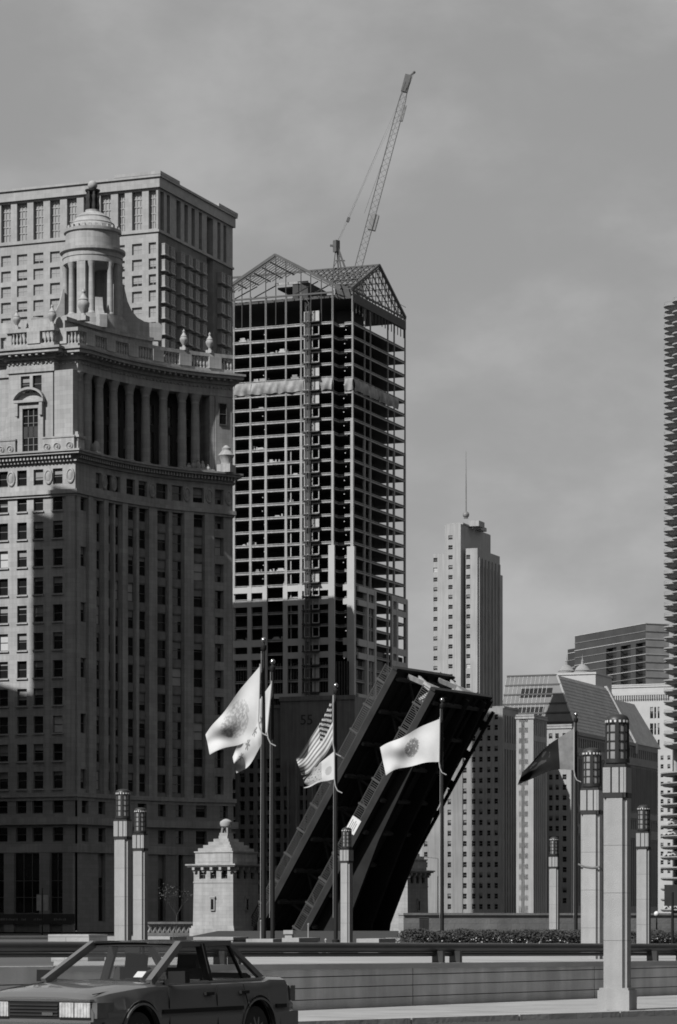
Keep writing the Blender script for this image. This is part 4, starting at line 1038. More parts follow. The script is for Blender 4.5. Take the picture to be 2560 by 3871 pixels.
def slab(name, label, fr, left_px, right_px, top_py, wall, cols, row0, step, nrow, wh, side_strips=0, side_cols=(), styles=(('dark', .7), ('shade', .2), ('shade2', .1)), coping=True, frame='brick_mid', ww=None, yoff=0, side_rows=None, depth=None, group=None):
    r = fr.thing(name, label, 'building', 0, group)
    x0 = fr.lx(left_px); yd = fr.ly(right_px) if right_px else depth; zt = fr.z(top_py)
    m_ = MB(); wn_ = []; st = []
    rows_ = sorted((fr.z(row0 + step * k + wh), fr.z(row0 + step * k)) for k in range(nrow))
    facade(m_, wn_, (x0, 0), (1, 0), -x0, 0, zt, [(fr.lx(p) - x0, fr.lx(q) - x0) for p, q in cols], rows_, .35)
    sy = []
    if side_strips:
        stp = (yd - 1.5) / side_strips; sy = [(1 + stp * k, 1 + stp * k + stp * .45) for k in range(side_strips)]
    facade(m_, st, (0, 0), (0, 1), yd, 0, zt, sy, side_rows or [(2, zt - 3)], .5)
    m_.box(x0 + .1, -.9, .8, yd, 0, zt - .1); m_.face([(x0, 0, 0), (x0, 0, zt), (x0, yd, zt), (x0, yd, 0)]); m_.face([(x0, 0, zt - .05), (0, 0, zt - .05), (0, yd, zt - .05), (x0, yd, zt - .05)])
    m_.build('wall', wall, r)
    add_windows(r, wn_, styles, frame, .09)
    for (p, an, w_, h) in st:
        if h > 6:
            q = MB(); x = w_ / 2; q.face([(-x, -.02, 0), (x, -.02, 0), (x, -.02, h), (-x, -.02, h)], 0)
            for k in range(max(1, int(h / 3.5))): q.box(-x, x, -.2, -.021, k * 3.5, k * 3.5 + 1.3, 1)
            q.build('window_strip', ['window_glass', wall], r, loc=p, rz=an)
        else: place(win_mesh(w_, h, 'dark', frame, .09), 'window', r, p, an)
    if coping:
        q = MB(); q.box(x0 - .3, .35, -.35, yd, zt - .9, zt - .2); q.box(x0 - .1, .2, -.2, yd, zt + .002, zt + .5); q.build('coping', wall, r)
    return r
B2F = Frame(2017, 965, 21.5)
slab('narrow_building', 'narrow building with one sunlit column of windows beside the set-back tower', B2F, 1952, 2068, 2706, 'brick_pale', [(1984, 1997), (1962, 1971)], 2730, 39.7, 18, 20, side_strips=6, side_rows=[(2, B2F.z(2800)), (B2F.z(2780), B2F.z(2722))])
B3F = Frame(2160, 1000, 21.5)
slab('flat_roofed_building', 'pale flat-roofed building with plain parapet below the glass mansard roof', B3F, 2065, 2176, 2743, 'brick_pale', [(2075, 2089), (2100, 2113), (2127, 2142)], 2771, 39, 17, 20, side_strips=2)

# --- long building with glazed mansard roof
MF = Frame(2184, 1060, 21.5)
Mr = MF.thing('mansard_building', 'long stone building under a steep sloping glass and slate mansard roof', 'building')
ze, zt = 68.3, 89.7; XM0 = MF.lx(1880)
yE = MF.ly(2497); y1 = 73.6
mb = MB()
def quad(m_, pts, mi=0): m_.face(pts, mi)
mb.face([(0, 0, ze), (0, y1, ze), (-11.2, y1 + 5.6, zt), (-11.2, 11.2, zt)]); mb.face([(0, y1, ze), (-11.2, y1, ze), (-11.2, y1 + 5.6, zt)]); mb.face([(-11.2, 11.2, zt), (-11.2, y1 + 5.6, zt), (XM0, y1 + 5.6, zt), (XM0, 11.2, zt)])
mb.build('roof', 'slate', Mr)
for k in range(1, 16):
    t = k / 16.0; m_ = MB(); m_.bar((-11.2 * t + .06, 11.2 * t, ze + (zt - ze) * t), (-11.2 * t + .06, y1 + 5.6 * t, ze + (zt - ze) * t), .22, .3); m_.build('roof_batten', 'slate', Mr)
mb = MB(); mb.face([(XM0, 0, ze), (0, 0, ze), (-11.2, 11.2, zt), (XM0, 11.2, zt)]); mb.build('glass_slope', 'curtain_glass', Mr)
mb = MB()
for k in range(0, 7):
    t = k / 6.0; mb.box(XM0, -11.2 * t + .1, 11.2 * t - .25, 11.2 * t + .02, ze + (zt - ze) * t - .1, ze + (zt - ze) * t + .45)
mb.build('glazing_band', 'curtain_glass', Mr)
mb = MB()
for k in range(0, 30):
    x = XM0 + k * 1.6
    if x < -13.5: mb.bar((x, -.06, ze), (x, 11.14, zt), .12, .12, (0, -1, 0))
mb.build('glazing_bar', 'mullion', Mr)
mb = MB(); mb.bar((.05, -.05, ze), (-11.15, 11.15, zt), .5, .5); mb.build('hip_trim', 'mullion', Mr)
for t0, t1, u0, u1 in ((.30, .45, -26, -14), (.62, .78, -24, -12)):
    m_ = MB(); m_.face([(u0, 11.2 * t0 - .12, ze + (zt - ze) * t0), (u1, 11.2 * t0 - .12, ze + (zt - ze) * t0), (u1, 11.2 * t1 - .12, ze + (zt - ze) * t1), (u0, 11.2 * t1 - .12, ze + (zt - ze) * t1)]); m_.build('window_band', 'window_glass', Mr)
# second, lower roof beyond a pale stone gable
mb = MB(); mb.extrude([(.8, y1 + .05, ze - 4), (.8, y1 + .05, ze + .5), (-10.7, y1 + .05, zt + .6), (-11.7, y1 + .05, zt + .6), (-11.7, y1 + .05, ze - 4)], (0, 2.4, 0)); mb.build('gable_wall', 'brick_pale', Mr)
y2 = y1 + 2.5; z2 = zt - 4.5
mb = MB(); mb.face([(.3, y2, ze - .2), (.3, yE, ze - .2), (-8, yE - 9, z2), (-8, y2, z2)]); mb.face([(.3, yE, ze - .2), (-20, yE, ze - .2), (-20, yE - 9, z2), (-8, yE - 9, z2)]); mb.face([(-8, y2, z2), (-8, yE - 9, z2), (-20, yE - 9, z2), (-20, y2, z2)]); mb.build('roof', 'slate', Mr)
mb = MB(); wins = []; st = []
xs = [(1.2 + 2.75 * k, 2.7 + 2.75 * k) for k in range(int((yE - 2) / 2.75))]
facade(mb, wins, (0, 0), (0, 1), yE, 0, ze, xs, [(6, ze - 37), (ze - 33, ze - 29.4), (ze - 26, ze - 9.5), (ze - 5.6, ze - 2.2)], .55)
facade(mb, wins, (XM0, 0), (1, 0), -XM0, 0, ze, [(-XM0 - 30 + 3.4 * k, -XM0 - 28.2 + 3.4 * k) for k in range(8)], [(ze - 9, ze - 6.5), (ze - 4.6, ze - 2.2)], .5)
mb.box(XM0, -.9, .8, yE - .05, 0, ze - .3)
mb.build('wall', 'brick_mid', Mr)
for (p, an, w_, h) in wins:
    if h > 6:
        key = ('mstrip', round(w_, 1), round(h, 1))
        if key not in WM:
            q = MB(); x = w_ / 2; q.face([(-x, -.02, 0), (x, -.02, 0), (x, -.02, h), (-x, -.02, h)], 0)
            for k in range(max(1, int(h / 3.4))): q.box(-x, x, -.15, -.021, k * 3.4, k * 3.4 + .9, 1)
            WM[key] = q.mesh('window_strip', ['window_glass', 'concrete_dull'])
        place(WM[key], 'window_strip', Mr, p, an)
    else: place(win_mesh(w_, h, 'dark', 'brick_mid', .09), 'window', Mr, p, an)
mb = MB(); mb.box(.01, .7, -.7, y1 - .02, ze - 1.3, ze - .02); mb.box(.005, .4, 0, yE, ze - 8.6, ze - 7.4); mb.box(.006, .4, 0, yE, ze - 28.8, ze - 27); mb.box(.007, .4, 0, yE, ze - 36.4, ze - 34); mb.build('cornice', 'brick_mid', Mr)
mb = MB()
for k in range(0, len(xs), 1):
    yy = xs[k][1] + .62; mb.box(.012, .3, yy - .3, yy + .3, ze - 26.5, ze - 9)
mb.build('pilaster', 'brick_mid', Mr)

# --- white building with two small domed turrets
DF = Frame(2252, 1235, 21.5)
Dr = DF.thing('turreted_building', 'white building with two small domed turrets showing above the mansard roof', 'building')
x0 = DF.lx(2104); zt = DF.z(2540); mb = MB(); wins = []
facade(mb, wins, (x0, 0), (1, 0), -x0, 0, zt, [(1.0 + 2.3 * k, 2.2 + 2.3 * k) for k in range(6)], [(zt - 5.2, zt - 1.6), (zt - 12, zt - 8)], .4)
mb.box(x0, -.5, .6, 24, 0, zt - .05); mb.face([(0, 0, 0), (0, 24, 0), (0, 24, zt), (0, 0, zt)])
mb.build('wall', 'stone_panel', Dr); add_windows(Dr, wins)
for px_, s_ in ((2132, 1.0), (2192, 1.0)):
    x = DF.lx(px_); m_ = MB(); m_.lathe([(4.0, 0), (4.0, .4), (3.4, .5), (3.4, .9), (3.6, 1.0), (3.1, 1.3), (2.5, 2.4), (1.5, 3.2), (.8, 3.6), (.6, 3.7), (.5, 5.0), (.7, 5.1), (.25, 5.6), (.12, 6.6), (.02, 8.0)], 16, (x, 4, zt)); m_.build('dome', 'brick_lower', Dr, True)
mb = MB(); mb.box(x0 - .4, .4, -.4, 24, zt - .9, zt - .06); mb.build('cornice', 'stone_panel', Dr)

# --- banded glass tower
GF = Frame(2442, 1400, -24)
Gr = GF.thing('banded_glass_tower', 'dark glass tower with fine pale floor bands beside the round balcony tower', 'building')
Yg = GF.ly(2174); Yg2 = GF.ly(2120); xg = GF.lx(2530); zt = GF.z(2355); zl_ = GF.z(2445, 0, Yg)
mb = MB(); wins = []
ys = [(Yg - GF.ly(p), Yg - GF.ly(q)) for p, q in ((2292, 2331), (2347, 2385), (2404, 2441))]
facade(mb, wins, (0, Yg), (0, -1), Yg, 0, zt, ys, [(GF.z(2600), GF.z(2427))], 2.0)
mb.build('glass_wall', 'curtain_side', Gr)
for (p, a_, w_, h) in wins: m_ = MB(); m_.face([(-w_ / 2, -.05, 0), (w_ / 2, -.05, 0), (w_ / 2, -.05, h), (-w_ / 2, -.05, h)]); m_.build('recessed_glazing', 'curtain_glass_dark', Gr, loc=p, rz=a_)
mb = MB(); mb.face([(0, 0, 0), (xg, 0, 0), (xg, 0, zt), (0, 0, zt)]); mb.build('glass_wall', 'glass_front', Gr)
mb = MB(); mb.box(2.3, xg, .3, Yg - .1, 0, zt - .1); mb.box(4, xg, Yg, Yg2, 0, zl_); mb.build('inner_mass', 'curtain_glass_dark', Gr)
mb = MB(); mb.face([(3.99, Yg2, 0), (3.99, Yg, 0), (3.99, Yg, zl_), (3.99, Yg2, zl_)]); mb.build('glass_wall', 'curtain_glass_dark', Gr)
n_ = int((zt - GF.z(2600)) / 3.63)
for k in range(n_ + 1):
    z = zt - k * 3.63; m_ = MB(); m_.box(-.28, -.01, 0.02, Yg, z - .3, z); m_.box(-.28, xg, -.28, -.01, z - .32, z - .02)
    if z < zl_: m_.box(3.7, 3.98, Yg + .01, Yg2, z - .3, z)
    m_.build('floor_band', 'mullion' if k % 2 == 0 else 'steel_grey', Gr)
# --- broad white building below it
WF = Frame(2575, 1290, 21.5)
x0 = WF.lx(2236)
wb = slab('white_block', 'broad white building with cornice below the banded glass tower', WF, 2236, None, 2586, 'stone_panel', [(2262, 2275), (2300, 2312), (2372, 2384), (2392, 2400), (2458, 2470), (2474, 2481), (2487, 2494)], 2670, 62, 12, 44, depth=20, styles=(('dark', .4), ('shade', .3), ('blind', .3)), frame='stone_panel')
mb = MB(); 
for k in range(34): mb.box(x0 + .8 + k * 1.02, x0 + 1.3 + k * 1.02, -.9, -.36, WF.z(2586) - 6.2, WF.z(2586) - 4.4)
mb.box(x0, .2, -1.0, -.352, WF.z(2586) - 4.39, WF.z(2586) - 3.4); mb.build('cornice', 'stone_panel', wb)
# --- small gabled building
HF = Frame(2543, 1060, 21.5)
hb = slab('gabled_building', 'small white gabled building seen between the parking ramps', HF, 2488, None, 2832, 'stone_panel', [(2498, 2509), (2524, 2535)], 2856, 33, 14, 17, depth=14, coping=False, frame='stone_panel')
xg0 = HF.lx(2502); mb = MB(); mb.extrude([(xg0, 0, HF.z(2832)), (-.6, 0, HF.z(2832)), (-1.4, 0, HF.z(2826)), (-1.9, 0, HF.z(2812)), (-3.2, 0, HF.z(2812)), (-3.8, 0, HF.z(2826))], (0, 6, 0)); mb.build('gable', 'stone_panel', hb)

# --- unseen slabs added behind the tall towers to shade the walls beyond
def shade_box(name, label, fr_pts, z1, wallm='city_brick', group=None):
    """plain unseen tower on a four-cornered plan, windows on every side"""
    A = Vector(fr_pts[0]); r = thing(name, label, 'building', (A.x, A.y, 0))
    m_ = MB(); pl = [Vector(p) - A for p in fr_pts]
    m_.prism([(p.x, p.y) for p in pl], 0, z1); m_.build('wall', wallm, r)
    for k in range(int(z1 // 14)):
        q = MB(); o_ = offset_path(pl + [pl[0]], .12)
        band(q, pl + [pl[0]], k * 14 + 4, k * 14 + 10, .1, .05); q.build('window_band', 'window_glass', r)
    q = MB(); band(q, pl + [pl[0]], z1, z1 + 1.2, .3, .6); q.build('parapet', wallm, r)
    return r
_n, _d = Vector((math.cos(R(SUN_AZ)), -math.sin(R(SUN_AZ)))), Vector((math.sin(R(SUN_AZ)), math.cos(R(SUN_AZ))))
def cd(c_, e_): p = _n * c_ + _d * e_; return (p.x, p.y)
c0 = Vector((43.4, 978)).dot(_n); e1 = Vector((43.4, 978)).dot(_d) - 100
shade_box('shade_slab', 'unseen slab added behind the unfinished tower to shade the set-back tower', [cd(c0, e1 - 22), cd(c0 + 12, e1 - 22), cd(c0 + 12, e1), cd(c0, e1)], 71 + 100 * math.tan(R(SUN_EL)))
q0 = TF.world(-20, -2.6); c0 = Vector((q0.x, q0.y)).dot(_n); e1 = Vector((q0.x, q0.y)).dot(_d) - 66
q1 = QF.world(-20, 0); c1_ = Vector((q1.x, q1.y)).dot(_n); e2 = Vector((q1.x, q1.y)).dot(_d) - 50
shade_box('shade_slab', 'unseen lower slab added behind the granite tower to shade the concrete building', [cd(c1_ - 18, e2 - 14), cd(c1_ + 18, e2 - 14), cd(c1_ + 18, e2), cd(c1_ - 18, e2)], 62 + 50 * math.tan(R(SUN_EL)))
shade_box('shade_slab', 'unseen slab added behind the tall granite tower to shade the unfinished tower', [tuple((TF.world(x_, y_) - Vector((_d.x, _d.y, 0)) * 66)[:2]) for x_, y_ in ((-47, YA - 16), (-1.2, YA - 16), (-1.2, YA), (-47, YA))], TF.z(2288) + 66 * math.tan(R(SUN_EL)))

# ================================================================== ROUND TOWER OF SCALLOPED BALCONIES
random.seed(17)
d_m = 760; ctr = Vector(((2793 - 1280) / F * d_m, d_m))
Rr = thing('round_balcony_tower', 'round concrete tower of scalloped balconies above spiral parking floors', 'building', (ctr.x, ctr.y, 0))
NL = 16; Rc, rl = 15.9, 3.45; PHI = R(183)
def lobe_outline(n_per=10, grow=0.0):
    P = []
    for k in range(NL):
        for j in range(n_per):
            dl = -math.pi / NL + 2 * math.pi / NL * j / n_per
            r = Rc * math.cos(dl) + math.sqrt(max(0, rl * rl - (Rc * math.sin(dl)) ** 2)) + grow
            a_ = PHI + 2 * math.pi * k / NL + dl; P.append((r * math.cos(a_), r * math.sin(a_)))
    return P
o1, o0, oi = lobe_outline(10), lobe_outline(10, -2.0), lobe_outline(10, -.12)
mb = MB(); n = len(o1)
for k in range(n):          # thin edge, dished underside
    k2 = (k + 1) % n
    mb.face([(*o1[k], .0), (*o1[k2], .0), (*o1[k2], .34), (*o1[k], .34)]); mb.face([(*o0[k], -.75), (*o0[k2], -.75), (*o1[k2], .0), (*o1[k], .0)])
mb.face([(*p, .34) for p in o1]); mb.face([(*p, -.75) for p in reversed(o0)])
bal = mb.mesh('balcony_floor', ['marina_concrete'])
mb = MB(); 
for k in range(n):
    k2 = (k + 1) % n
    mb.face([(*oi[k], .92), (*oi[k2], .92), (*oi[k2], .96), (*oi[k], .96)])
    if k % 5 == 0: mb.box(oi[k][0] - .02, oi[k][0] + .02, oi[k][1] - .02, oi[k][1] + .02, .34, .93)
railm = mb.mesh('balcony_railing', ['steel_deck'])
ztop = EYE + (HZ - 1145) * (d_m - 6) / F; fh = 40.7 * (d_m - 6) / F
nb = 42
for k in range(nb):
    z = ztop - k * fh; f = place(bal, 'balcony_floor', Rr, (0, 0, z)); place(railm, 'balcony_railing', f)
zlow = ztop - nb * fh
mb = MB(); mb.lathe([(14.2, zlow - 1), (14.2, ztop + 3)], 48); mb.build('core', 'marina_inner', Rr, True)
mb = MB()
for k in range(NL):
    a_ = PHI + 2 * math.pi * (k + .5) / NL; mb.tube((16.0 * math.cos(a_), 16.0 * math.sin(a_), 0), (16.0 * math.cos(a_), 16.0 * math.sin(a_), ztop + 1), .55, n=8)
mb.build('column', 'marina_concrete', Rr)
mb = MB(); mb.lathe([(9, ztop), (9, ztop + 6), (5, ztop + 6), (5, ztop + 12)], 32); mb.build('penthouse', 'marina_concrete', Rr)
# parking floors
Rp = 19.9; mb = MB(); mb.lathe([(Rp - .6, -.3), (Rp, .05), (Rp, .35), (Rp - .3, .35), (Rp - .3, .3)], 96); park = mb.mesh('parking_floor', ['marina_concrete'], True)
zp0 = EYE + (HZ - 2925) * (d_m - 4) / F; ph = 39.8 * (d_m - 4) / F
for k in range(14): place(park, 'parking_floor', Rr, (0, 0, zp0 - k * ph))
mb = MB(); mb.lathe([(13.0, 0), (13.0, zp0)], 40); mb.build('ramp_core', 'marina_inner', Rr, True)
mb = MB(); mb.lathe([(5.5, 0), (5.5, ztop + 3)], 24); mb.build('shaft', 'marina_concrete', Rr, True)
# cars parked on the ramps
cm_ = MB(); cm_.extrude([(-2.1, -.8, .3), (2.1, -.8, .3), (2.15, -.8, .75), (1.1, -.8, .85), (.6, -.8, 1.3), (-.9, -.8, 1.32), (-1.5, -.8, .9), (-2.1, -.8, .85)], (0, 1.6, 0))
for x in (-1.3, 1.3):
    for y in (-.75, .75): cm_.tube((x, y - .1, .3), (x, y + .1, .3), .3, n=10, mi=1)
cme2 = cm_.mesh('parked_car', ['white_paint', 'tyre'])
for k, (px_, lev) in enumerate(((2546, 6), (2517, 6), (2546, 8), (2524, 8), (2517, 13), (2552, 13), (2543, 5))):
    a_ = math.acos(max(-1, min(1, ((px_ - 2793) / F * d_m) / (Rp - 2.4)))); a_ = -a_
    r_ = Rp - 2.6
    o = place(cme2, 'parked_car', None, (ctr.x + r_ * math.cos(a_), ctr.y + r_ * math.sin(a_), zp0 - lev * ph + .35), a_)
    tag(o, 'small pale car parked nose out on a spiral parking floor of the round tower', 'car', 'cars on the spiral parking floors')

# ================================================================== RAISED BRIDGE LEAF
random.seed(23)
GA = R(30.0)
bN = Vector((math.cos(GA), -math.sin(GA), 0)); bD = Vector((math.sin(GA), math.cos(GA), 0))
PHIB = math.atan2(26.8, 16.7)
H0 = Vector((-4.42, 330, -.36))
u_ = bN * math.cos(PHIB) + Vector((0, 0, math.sin(PHIB)))          # along the leaf towards its tip
n_ = bN * math.sin(PHIB) - Vector((0, 0, math.cos(PHIB)))          # away from the roadway, underneath
LL, WB, GAP = 31.6, 13.2, 5.3
Lf = thing('bridge_leaf', 'raised dark steel drawbridge leaf with two decks and baluster railings', 'bridge', tuple(H0))
def bp_(l, w_, h): return u_ * l + bD * w_ - n_ * h                 # l along, w across (away), h above the lower deck
def bbox(m_, l0, l1, w0_, w1_, h0, h1, mi=0):
    i = len(m_.v)
    for h in (h0, h1):
        for l, w_ in ((l0, w0_), (l1, w0_), (l1, w1_), (l0, w1_)): m_.v.append(tuple(bp_(l, w_, h)))
    for q in ((3,2,1,0),(4,5,6,7),(0,1,5,4),(1,2,6,5),(2,3,7,6),(3,0,4,7)): m_.f.append(tuple(i + k for k in q)); m_.m.append(mi)
for h, nm, l1 in ((0, 'lower_deck', LL), (GAP, 'upper_deck', LL - .4)):
    m_ = MB(); bbox(m_, -4, l1, .5, WB - .5, h - .35, h, 0); m_.build(nm, 'bridge_deck', Lf)
    m_ = MB(); bbox(m_, -4, l1 + .05, 0, .48, h - .62, h + .12); m_.build('edge_girder', 'bridge_paint_worn', Lf)
    m_ = MB(); bbox(m_, -4, l1 + .05, WB - .48, WB, h - .95, h + .12); m_.build('edge_girder', 'bridge_paint', Lf)
    for k in range(8):
        l = 1.5 + k * 4.1; m_ = MB(); bbox(m_, l, l + .35, .49, WB - .49, h - .9, h - .36); m_.build('cross_beam', 'bridge_rib', Lf)
    for w_ in (2.8, 5.0, 7.4, 9.8, 12.0):
        m_ = MB(); bbox(m_, -4, l1 - .1, w_ - .12, w_ + .12, h - .75, h - .37); m_.build('stringer', 'bridge_paint_worn', Lf)
    # walkway bracket line and end floor-beam
    m_ = MB(); bbox(m_, l1 + .06, l1 + .35, -.2, WB + .2, h - .55, h + .1); m_.build('end_beam', 'bridge_paint_worn', Lf)
    # railings on both edges
    for w_ in (.2, WB - .2):
        m_ = MB()
        for hh in (.18, 1.15): bbox(m_, -3, l1, w_ - .05, w_ + .05, h + hh, h + hh + .09)
        l = -2.8
        while l < l1: bbox(m_, l, l + .07, w_ - .03, w_ + .03, h + .27, h + 1.15); l += .24
        l = -2.8
        while l < l1: bbox(m_, l, l + .22, w_ - .11, w_ + .11, h + .121, h + 1.38); l += 3.2
        m_.build('railing', 'bridge_steel' if w_ < 1 else 'bridge_paint', Lf)['kind'] = 'stuff'
# trusses between the decks
for w_ in (3.2, WB - 1.6):
    for k in range(7):
        l = 1.6 + k * 4.1; m_ = MB()
        m_.bar(bp_(l, w_, 0), bp_(l, w_, GAP - .95), .25, .25, bD)
        m_.bar(bp_(l, w_, 0), bp_(l + 4.1, w_, GAP - .9), .22, .22, bD); m_.build('truss_member', 'bridge_paint_worn', Lf)
# main bottom girders under the lower deck, deepening towards the hinge
for w_ in (1.7, 7.2, WB - 1.9):
    P = [(-5, -.36), (LL - .2, -.36), (LL - .2, -1.2), (14, -2.3), (4, -3.8), (-1.5, -6.2), (-5, -7.4)]
    m_ = MB(); m_.extrude([bp_(l, w_ - .2, h) for l, h in P], bD * .4); m_.build('main_girder', 'bridge_paint', Lf)

# outrigger chord along the far edge
m_ = MB(); bbox(m_, -2, LL - 1.0, WB + .15, WB + .45, -1.6, -1.28)
for k in range(8): bbox(m_, 1 + k * 3.9, 1.9 + k * 3.9, WB + .001, WB + .4, -1.28, -.3)
m_.build('outrigger_chord', 'bridge_paint', Lf)
# pale struts at the open tip
for a_, b_ in ((bp_(LL - .2, 1.0, .4), bp_(LL - .6, 4.5, GAP - 1.0)), (bp_(LL - .2, WB - 1, .4), bp_(LL - .5, WB - 4.2, GAP - 1.0)), (bp_(LL - .3, 4.5, .3), bp_(LL - .6, 2.0, GAP - 1.0)), (bp_(LL - .3, WB - 4.5, .4), bp_(LL - .5, WB - 1.2, GAP - 1))):
    m_ = MB(); m_.bar(a_, b_, .5, .3, bD); m_.build('tip_strut', 'concrete_edge', Lf)
m_ = MB(); m_.bar(bp_(LL - 2, 1.0, .9), bp_(LL - .3, 2.2, .4), .8, .7, bD); m_.build('lock_block', 'concrete_edge', Lf)
# white notice board fixed to the lower railing
m_ = MB(); bbox(m_, 13.2, 15.0, -.06, .08, -.1, 1.15); sg = m_.build('notice_board', 'white_paint', Lf)
m_ = MB()
for k in range(4): bbox(m_, 13.5, 14.7 - .2 * (k % 2), -.066, -.061, .85 - k * .22, .93 - k * .22)
m_.build('notice_lines', 'cloth_grey', sg)
# pier wall the leaf hinges on
m_ = MB(); c0 = H0 - bN * 7
m_.prism([tuple((c0 + bD * -2)[:2]), tuple((c0 + bN * 12 + bD * -2)[:2]), tuple((c0 + bN * 12 + bD * (WB + 2))[:2]), tuple((c0 + bD * (WB + 2))[:2])], -6, -.4)
tag(m_.build('bridge_pier', 'core_dark'), 'dark pier the raised bridge leaf hinges on', 'pier')

# ================================================================== BRIDGE HOUSES
def bridge_house(px, d, label):
    f = Frame(px, d, 30); r = f.thing('bridge_house', label, 'bridge house', 0, None)
    Sx, Sy = 5.2, 5.4
    m_ = MB(); wn_ = []
    zw = [(6.05, 7.0)]
    m_.box(-Sx - .35, .35, -.35, Sy + .35, -.55, .55); m_.box(-Sx - .2, .2, -.2, Sy + .2, .55, .8)
    m_.build('plinth', 'white_stone', r)
    m_ = MB()
    # slightly battered walls: lower part as prism frustum
    z0, z1 = .8, 5.6; b = .06
    A = [(-Sx - b, -b), (b, -b), (b, Sy + b), (-Sx - b, Sy + b)]; B_ = [(-Sx, 0), (0, 0), (0, Sy), (-Sx, Sy)]
    for k in range(4):
        k2 = (k + 1) % 4; m_.face([(*A[k], z0), (*A[k2], z0), (*B_[k2], z1), (*B_[k], z1)])
    facade(m_, wn_, (-Sx, 0), (1, 0), Sx, z1, 7.5, spans([Sx * .22, Sx * .5, Sx * .78], .8), zw, .35)
    facade(m_, wn_, (0, 0), (0, 1), Sy, z1, 7.5, spans([Sy * .22, Sy * .5, Sy * .78], .8), zw, .35)
    facade(m_, [], (0, Sy), (-1, 0), Sx, z1, 7.5, [], []); facade(m_, [], (-Sx, Sy), (0, -1), Sy, z1, 7.5, [], [])
    m_.build('wall', 'white_stone', r)
    add_windows(r, wn_, (('dark', 1),), bars=1, fw=.06)
    for side in (0, 1):                                         # narrow slit window in a small surround
        m_ = MB(); m_.box(-.3, .3, -.16, .02, 2.5, 3.95, 0); m_.face([(-.19, -.165, 2.62), (.19, -.165, 2.62), (.19, -.165, 3.8), (-.19, -.165, 3.8)], 1); m_.box(-.38, .38, -.24, .02, 3.95, 4.1, 0)
        m_.build('slit_window', ['white_stone', 'window_glass'], r, loc=(-Sx * .5, -.07, 0) if side == 0 else (.07, Sy * .5, 0), rz=0 if side == 0 else math.pi / 2)
    m_ = MB(); m_.box(-Sx - .05, .05, -.05, Sy + .05, 5.6, 5.75); m_.build('string_course', 'white_stone', r)
    m_ = MB(); m_.box(-Sx - .7, .7, -.7, Sy + .7, 7.55, 7.72); m_.box(-Sx - .55, .55, -.55, Sy + .55, 7.4, 7.55); m_.build('cornice', 'white_stone', r)
    bk = WM.get('bracket')
    if bk is None: q = MB(); q.box(-.16, .16, -.5, .02, 0, .34); q.box(-.14, .14, -.3, .02, -.25, 0); bk = WM['bracket'] = q.mesh('bracket', ['white_stone'])
    for k in range(5):
        place(bk, 'bracket', r, (-Sx + .25 + (Sx - .5) * k / 4, 0, 7.05)); place(bk, 'bracket', r, (0, .25 + (Sy - .5) * k / 4, 7.05), math.pi / 2)
    m_ = MB(); m_.box(-Sx + .12, -.12, .12, Sy - .12, 7.72, 9.0); m_.box(-Sx + .02, -.02, .02, Sy - .02, 9.0, 9.15); m_.box(-Sx + .5, -.5, .09, .12, 7.95, 8.8); m_.box(-.12, -.09, .5, Sy - .5, 7.95, 8.8); m_.build('attic', 'white_stone', r)
    for k in range(5):                                           # stepped roof
        i_ = .35 + .42 * k; m_ = MB(); m_.box(-Sx + i_, -i_, i_, Sy - i_, 9.15 + .36 * k, 9.15 + .36 * (k + 1) - .004); m_.build('roof_step', 'white_stone', r)
    zt = 9.15 + .36 * 5; cx_, cy_ = -Sx / 2, Sy / 2
    m_ = MB(); m_.box(cx_ - .55, cx_ + .55, cy_ - .55, cy_ + .55, zt, zt + .3)
    for sx in (-1, 1):
        for sy in (-1, 1): m_.bar((cx_ + sx * .38, cy_ + sy * .38, zt + .3), (cx_ + sx * .28, cy_ + sy * .28, zt + 1.0), .16, .16)
    m_.lathe([(.35, zt + .9), (.62, zt + 1.05), (.72, zt + 1.35), (.66, zt + 1.6), (.35, zt + 1.8), (.1, zt + 1.9)], 14, (cx_, cy_, 0)); m_.build('finial', 'ornament_stone', r, True)
    return r, f
h1, hf1 = bridge_house(881, 330, 'sunlit square stone bridge house with stepped roof left of the raised bridge leaf')
h2, hf2 = bridge_house(1541, 373, 'stone bridge house half hidden behind the raised bridge leaf')
m_ = MB()
m_.tube(hf2.world(.6, 7.0, -.3), hf2.world(.6, 7.0, 9.3), .07); m_.tube(hf2.world(.6, 7.0, 9.3), hf2.world(-1, 6.4, 9.5), .05)
tag(m_.build('signal_pole', 'concrete_dull'), 'thin pale signal pole beside the half hidden bridge house', 'pole')
